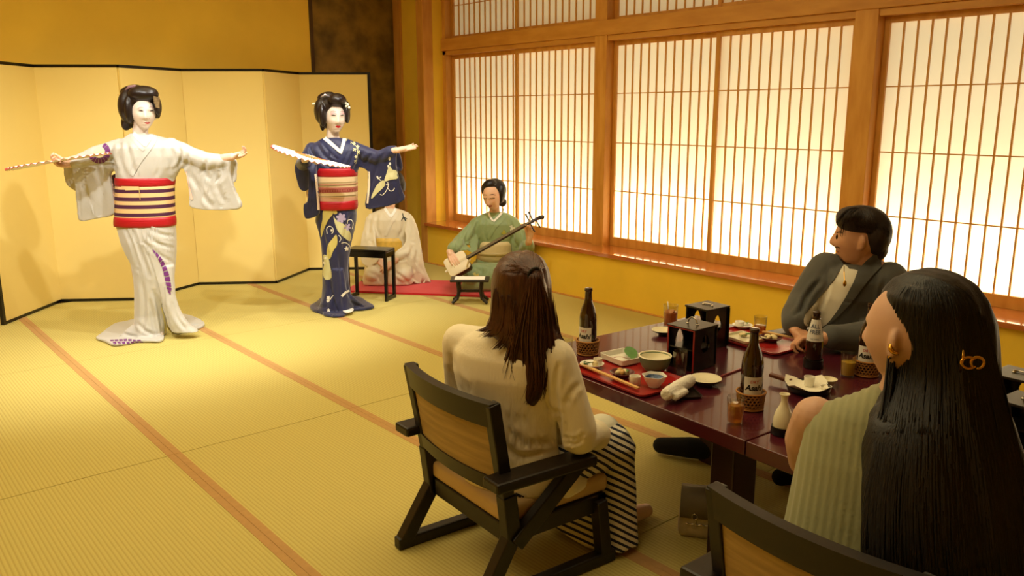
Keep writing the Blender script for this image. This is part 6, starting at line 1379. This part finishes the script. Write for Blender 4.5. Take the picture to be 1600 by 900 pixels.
def guest_sage():
    B = np.array([1.88, .79, 0]); S = pxs(B)
    per = person('seated person with very long dark hair and sleeveless sage top', B)
    A = lambda u, v, dy=0.0: atp(u, v, B, dy)
    s = (.31, -.95); f = (.95, .31); fw = np.array([.95, .31, 0]); sd = np.array([.31, -.95, 0])
    fd = -RH*.53+NH*.85; Rh = frame(fd+np.array([0, 0, -.02])); hc = A(1420, 522, 0.0)
    mb = MB(); head_shape(mb, hc, Rh, 1.06, nose=.9)
    nb = np.array([1.885, .80, .83])
    mb.chain([hc+[0, 0, -.075]-fd*.02, nb+[0, 0, .03], nb-[0, 0, .05]], [.05, .054, .075]); mb.chain([nb-[0, 0, .08], np.array([1.82, .80, .60]), np.array([1.72, .80, .40])], [.095, .10, .11])
    shR, shL = np.array([1.935, .615, .752]), np.array([1.828, .982, .752])
    mb.chain([shR, nb-[0, 0, .09], shL], [.05, .055, .05])
    elL, wrL = np.array([1.895, 1.035, .605]), np.array([2.12, .96, .600]); elR, wrR = np.array([2.02, .56, .605]), np.array([2.2, .70, .600])
    mb.chain([shL, (shL+elL)/2-RH*.012, elL, wrL], [.056, .053, .046, .028]); mb.chain([shR, elR, wrR], [.056, .048, .028])
    hand(mb, wrL, fw*.8+sd*.5, np.array([0, 0, -1.0]), sd, s=.95); hand(mb, wrR, fw*.8-sd*.4, np.array([0, 0, -1.0]), -sd, s=.95)
    for y in (.70, .89): mb.chain([(1.70, y, .375), (2.02, y, .37), (2.06, y, .08)], [.075, .058, .036]); mb.chain([(2.06, y, .045), (2.14, y, .04), (2.22, y, .03)], [.036, .036, .026])
    body = fuse(mb, .005, 2, .5, 'body'); obj('body', body, mat('fair_skin', '#cfa488', .5, var=.03, vscale=30, sss=.15), per, True)
    k = MB(); k.loft(vrings([(1.69, .80, .300, .205, .175), (1.71, .80, .38, .195, .16), (1.75, .80, .48, .185, .14), (1.80, .80, .60, .192, .135), (1.845, .80, .70, .200, .13), (1.868, .80, .76, .196, .115), (1.876, .80, .80, .165, .098), (1.882, .80, .83, .11, .082), (1.888, .80, .862, .064, .064)], s, f, 48))
    km = fuse(k, .0065, 4, .8, 'top'); a = coords(km); n = normals(km); q = a@sd; setco(km, a+n*(.0016*np.sin(q*330+1.5*np.sin(a[:, 2]*9)))[:, None]); folds(km, .004, (30, 44, 20), (10, -14, 8), 31)
    obj('sleeveless_top', km, mat('sage_pleated', '#8d8c62', .75, sheen=.25), per, True)
    k = MB(); k.loft(vrings([(1.70, .80, .305, .205, .175), (1.71, .80, .38, .2, .165)], s, f))
    for y in (.70, .89): k.chain([(1.72, y, .385), (2.02, y, .375), (2.06, y, .12)], [.095, .085, .06])
    obj('trousers', fuse(k, .008, 4, .8, 'trousers'), mat('dark_trousers', '#1c1a1c', .8), per, True)
    h = MB(); E = lambda u, v, dy, ru, rv, rd_, rot=0.0: h.ell(A(u, v, dy), (ru*S, rd_, rv*S), frame(NH, (math.sin(rot)*RH[0], math.sin(rot)*RH[1], math.cos(rot))), 26, 18)
    h.loft(rows_rings(B, [(423, 1442, 1474, .03, .0), (428, 1424, 1492, .06, .0), (440, 1404, 1514, .09, .0), (462, 1388, 1532, .115, .0), (495, 1385, 1543, .128, .0), (530, 1392, 1546, .128, -.005), (565, 1402, 1548, .122, -.015), (595, 1400, 1552, .115, -.035), (620, 1384, 1560, .105, -.06), (655, 1362, 1576, .098, -.09), (700, 1352, 1592, .09, -.12), (755, 1347, 1604, .08, -.155), (820, 1345, 1614, .07, -.195), (880, 1347, 1620, .065, -.23), (950, 1350, 1626, .06, -.265), (1010, 1355, 1630, .055, -.29)], 48, 2.1))
    hm = fuse(h, .006, 5, .8, 'hair'); comb_hair(hm, .004, (80, 130, 45), 6, 5); hb = bvh_of(hm); obj('hair', hm.copy(), M_darkhair, per, True)
    P = []
    for i in range(9):
        t = i/8; P.append([(1395+t*140, 470+abs(t-.45)*40, -.09-.04*math.sin(math.pi*t)), (1402+t*142, 560, -.115-.03*math.sin(math.pi*t)), (1378+t*190, 680, -.17-.02*math.sin(math.pi*t)), (1360+t*232, 800, -.22), (1358+t*250, 930, -.27)])
    locks(B, P, 300, 9, M_darkhair, 'long_hair', per, 11, .0030, (.05, 1.0, 1.1, 1, .6), .003, bv=hb)
    P = [[(1425+i*9, 432+abs(i-3)*4, -.05), (1412+i*16, 470, -.08), (1408+i*19, 530, -.11), (1412+i*19, 600, -.12), (1385+i*25, 690, -.14)] for i in range(7)]
    locks(B, P, 260, 9, M_darkhair, 'crown_hair', per, 13, .0022, (.05, 1, 1, 1, .3), .003, bv=hb)
    M_goldj = mat('gold_jewel', '#d9a441', .2, metal=1.0)
    e = A(1391, 548, -.045)
    er = MB().tube([e+np.array([0, 0, .010])+(RH*math.cos(t)+np.array([0, 0, 1])*math.sin(t))*.008-NH*.006*t for t in np.linspace(0, 5.2, 14)], [.003+.003*math.sin(x) for x in np.linspace(.3, 2.8, 14)], 8); er.tube([e+np.array([.0, 0, .002]), e+RH*.004-np.array([0, 0, .010]), e-RH*.002-np.array([0, 0, .018])], [.004, .0065, .004], 8); er.build('earring', M_goldj, per, True, True)
    def loop(u, v, ru, rv, dy, a0, a1, name): MB().tube([A(u+ru*math.cos(t), v+rv*math.sin(t), dy) for t in np.linspace(a0, a1, 20)], [.0026+.0012*math.sin(x) for x in np.linspace(0, 3.1, 20)], 8).build(name, M_goldj, per, True, True)
    loop(1514, 567, 12, 9, -.155, .6, 5.6, 'hair_clip_loop'); loop(1527, 567, 10, 9, -.155, 2.2, 8.0, 'hair_clip_loop')
    MB().tube([A(1505, 547, -.15), A(1505, 560, -.155), A(1500, 582, -.15)], [.002, .0032, .002], 8).build('hair_clip_prong', M_goldj, per, True, True)
guest_sage()
def guest_man():
    B = np.array([3.30, 1.65, 0]); S = pxs(B)
    per = person('seated person in a grey jacket and white shirt looking away', B)
    A = lambda u, v, dy=0.0: atp(u, v, B, dy)
    fd = -RH*.90+NH*.42+np.array([0, 0, .06]); Rh = frame(fd, (0, 0, 1), 0.0); hc = A(1343, 372, 0.0)
    mb = MB(); head_shape(mb, hc, Rh, 1.05, nose=.85, jaw=.8, mouth=.6)
    mb.chain([A(1352, 395, .0), A(1352, 418, .02), A(1345, 432, .03)], [.062, .064, .09]); mb.chain([A(1338, 445, .03), A(1335, 500, .04), A(1335, 560, .08)], [.11, .11, .12])
    mb.chain([A(1296, 418, .08), A(1345, 425, .03), A(1388, 432, -.06)], [.055, .07, .055])
    mb.chain([A(1290, 420, .08), A(1250, 478, .04), A(1242, 512, -.10)], [.05, .044, .03]); mb.chain([A(1392, 436, -.06), A(1400, 520, -.10), A(1330, 530, -.20), A(1290, 528, -.22)], [.05, .044, .036, .030])
    hand(mb, A(1241, 514, -.11), A(1262, 528, -.17)-A(1241, 514, -.11), np.array([0, 0, -1.0])-NH*.1, -NH*.6+RH*.2, (.85, .9, .95, 1.0), (.2, .5), .95, .0); hand(mb, A(1284, 528, -.22), A(1258, 528, -.20)-A(1284, 528, -.22), np.array([0, 0, -1.0])-NH*.2, NH*.5+np.array([0, 0, .5]), (.8, .85, .9, .95), (.2, .5), .95, .0)
    hp = np.array([3.50, 1.72, .38])
    mb.chain([hp, (3.08, 1.93, .40), (2.86, 1.97, .10)], [.09, .065, .042]); mb.chain([(2.86, 1.975, .055), (2.80, 2.08, .05), (2.745, 2.19, .042)], [.042, .042, .032])
    mb.chain([hp+[0, -.16, 0], (3.10, 1.60, .40), (3.02, 1.58, .10)], [.09, .065, .042]); mb.chain([(3.02, 1.58, .055), (2.94, 1.62, .05), (2.86, 1.66, .042)], [.042, .042, .032])
    body = fuse(mb, .0048, 2, .5, 'body'); obj('body', body.copy(), mat('tan_skin', '#cb9672', .5, var=.03, vscale=30, sss=.15), per, True); bv = bvh_of(body)
    lay(bv, [smooth_poly([(1309, 398), (1314, 403), (1322, 410), (1330, 412), (1324, 416), (1314, 412), (1308, 405)], True, 3), stroke([(1304, 388), (1308, 386), (1313, 388)], 2, 1.4)], 'beard', mat('beard_shadow', '#4a3226', .8), per, .0015, 2)
    lay(bv, [stroke([(1303.5, 394), (1307, 393.2), (1311, 394)], 2.0, 1.2)], 'lips', mat('man_lip', '#a65c4c', .5), per, .0015, 1.5)
    lay(bv, [stroke([(1307, 364), (1311, 362.6), (1317, 364)], 1.8, 1.2)], 'eyebrow', mat('brow_dark', '#4a332a', .7), per, .0015, 2)
    gl = MB().ell(A(1307.5, 370, -.045), (1.7*S, .004, 4.0*S), frame(NH), 16, 10); gl.build('eyeglasses', mat('tinted_lens', '#3a2616', .15), per, True, True)
    # jacket
    k = MB()
    k.loft(rows_rings(B, [(408, 1330, 1368, .07, .03), (412, 1312, 1382, .09, .03), (420, 1294, 1393, .115, .03), (434, 1284, 1398, .135, .03), (460, 1276, 1396, .14, .03), (500, 1272, 1392, .145, .04), (540, 1270, 1392, .15, .06), (580, 1270, 1392, .16, .08)]))
    k.chain([A(1291, 422, .08), A(1256, 470, .05), A(1246, 492, -.02), A(1242, 506, -.08)], [.078, .07, .064, .052]); k.chain([A(1390, 438, -.06), A(1400, 516, -.10), A(1345, 527, -.18), A(1302, 527, -.21)], [.078, .072, .064, .052])
    k.chain([A(1318, 404, .05), A(1360, 404, .03)], [.035, .035])
    km = fuse(k, .008, 5, .7, 'jacket'); folds(km, .004, (28, 40, 18), (10, -14, 9), 41)
    creases(km, [([(1280, 440), (1262, 462), (1250, 492)], .010, 3.5), ([(1296, 430), (1290, 460), (1276, 490)], .008, 3.5), ([(1382, 440), (1376, 470), (1384, 500)], .010, 3.5), ([(1258, 462), (1252, 480), (1240, 494)], .007, 2.6), ([(1350, 512), (1375, 506), (1394, 490)], .008, 3), ([(1318, 470), (1345, 476), (1362, 478)], .004, 2)])
    kb = bvh_of(km); kbb = bvh_of(km, body); obj('jacket', km.copy(), mat('grey_wool', '#4b4a45', .8, bump=.1, bscale=300, sheen=.2), per, True)
    lay(kbb, [smooth_poly([(1318, 413), (1327, 420), (1341, 423), (1334, 440), (1321, 466), (1305, 490), (1290, 508), (1278, 512), (1264, 512), (1256, 505), (1258, 492), (1268, 480), (1280, 465), (1302, 437)], True, 2)], 'white_shirt', mat('white_cotton', '#d8d0bc', .85), per, .004, 4)
    lay(kbb, [[(1341, 421), (1353, 408), (1366, 397), (1376, 402), (1378, 416), (1362, 432), (1346, 452), (1330, 474), (1308, 496), (1290, 510), (1306, 489), (1321, 465), (1334, 440)], [(1318, 412), (1310, 402), (1300, 398), (1294, 404), (1292, 420), (1276, 446), (1262, 470), (1257, 492), (1268, 478), (1281, 464), (1303, 437)]], 'lapel', mat('grey_wool_lapel', '#504f4a', .75), per, .010, 4)
    lay(kbb, [stroke([(1319, 416), (1319, 430), (1320, 440)], 1.0)], 'chain', mat('gold_jewel', '#d9a441', .2, metal=1.0), per, .006, 3); MB().ell(A(1320, 443, -.12), (.010, .006, .013)).build('pendant', mat('gold_jewel', '#d9a441', .2), per, True, True)
    # trousers and socks
    k = MB(); k.chain([hp, (3.08, 1.93, .40), (2.87, 1.965, .14)], [.115, .085, .06]); k.chain([hp+[0, -.16, 0], (3.10, 1.60, .40), (3.02, 1.58, .13)], [.115, .085, .06]); k.ell(hp+[.02, -.08, .03], (.14, .19, .12))
    obj('trousers', fuse(k, .008, 4, .8, 'trousers'), mat('black_trousers', '#131214', .85), per, True)
    for a_, b_, c_ in (((2.86, 1.972, .13), (2.80, 2.08, .052), (2.742, 2.195, .042)), ((3.02, 1.58, .13), (2.94, 1.62, .052), (2.855, 1.665, .042))):
        q = MB().chain([a_, (a_[0], a_[1]+.004, .056), b_, c_], [.048, .048, .047, .036]); me = fuse(q, .006, 4, .8, 'sock'); a = coords(me); a[:, 2] = np.maximum(a[:, 2], .003); setco(me, a); obj('sock', me, mat('black_sock', '#0c0b0b', .9), per, True)
    # hair
    h = MB(); E = lambda u, v, dy, ru, rv, rd_, rot=0.0: h.ell(A(u, v, dy), (ru*S, rd_, rv*S), frame(NH, (math.sin(rot)*RH[0], math.sin(rot)*RH[1], math.cos(rot))), 26, 18)
    E(1347, 345, .0, 39, 24, .098, .05); E(1364, 364, -.012, 26, 36, .096); E(1328, 337, -.02, 20, 14, .07, -.3); E(1367, 388, .0, 17, 20, .075)
    hmm = fuse(h, .0055, 4, .7, 'hair'); hb = bvh_of(hmm); obj('hair', hmm.copy(), mat('short_dark_hair', '#231812', .5, var=.3, vscale=2, stretch=(50, 50, 10), bump=.3, bscale=3), per, True)
    P = [[(1342, 324, -.09), (1326, 331, -.10), (1318, 345, -.10), (1314, 360, -.09), (1313, 372, -.085)], [(1340, 323, -.05), (1322, 330, -.06), (1311, 342, -.06), (1307, 354, -.05)], [(1346, 323, -.08), (1330, 332, -.10), (1323, 346, -.10), (1320, 360, -.10)]]
    locks(B, P, 30, 2.6, mat('short_dark_hair', '#231812', .5), 'fringe', per, 15, .0016, (.3, 1, .9, .2), .004)
    P = [[(1348, 323, -.06), (1362, 329, -.09), (1376, 345, -.08), (1384, 362, -.05)], [(1346, 323, -.07), (1352, 332, -.11), (1358, 348, -.11), (1362, 368, -.09)], [(1344, 323, -.07), (1340, 332, -.11), (1342, 346, -.11), (1346, 358, -.1)], [(1350, 323, -.05), (1370, 332, -.07), (1384, 350, -.05), (1388, 372, -.02)]]
    locks(B, P, 220, 4, mat('short_dark_hair', '#231812', .5), 'combed_hair', per, 16, .0017, (.2, 1, .9, .3), .002, bv=hb)
guest_man()
# handbag under the table
def handbag():
    p = onz(1098, 838, 0.0); b = thing('handbag', 'silver leather handbag standing under the table', 'bag', (p[0]+.03, p[1]+.0, 0), math.radians(-55)); b.scale = (.8, .8, .8)
    ml = mat('silver_leather', '#b8ab90', .35, metal=.25, var=.2, vscale=20, bump=.3, bscale=40)
    k = MB(); k.loft([[(x*w, y*d, z) for x, y in ((-1, -1), (-.3, -1.12), (.3, -1.12), (1, -1), (1.06, 0), (1, 1), (-1, 1), (-1.06, 0))] for z, w, d in ((.0, .12, .05), (.02, .13, .058), (.10, .125, .052), (.17, .115, .04), (.19, .11, .03))])
    obj('bag_body', fuse(k, .007, 5, .8, 'bag_body'), ml, b)
    V = []; Fc = []
    prof = [(.062, .10), (.064, .16), (.05, .205), (.0, .215), (-.05, .205), (-.062, .15)]
    for x in (-.125, .125):
        for y, z in prof: V.append((x, -y, z))
    for i in range(5): Fc.append((i, i+1, 7+i, 6+i))
    o = MB().add(V, Fc).build('bag_flap', mat('grey_suede', '#7a705c', .6), b, True); sm = o.modifiers.new('s', 'SOLIDIFY'); sm.thickness = .006
    for x in (-.06, .06):
        MB().box((x-.009, -.066, .05), (x+.009, -.058, .15), .003).build('bag_strap', ml, b); MB().tube([(x+.012*math.cos(t), -.069, .11+.014*math.sin(t)) for t in np.linspace(0, 6.28, 15)], .0025, 6).build('buckle', M_steel, b, True)
    MB().tube([(x, -.064, .07+.003*math.cos(x*200)) for x in np.linspace(-.10, .10, 21)], .003, 6).build('zip', M_steel, b, True)
handbag()
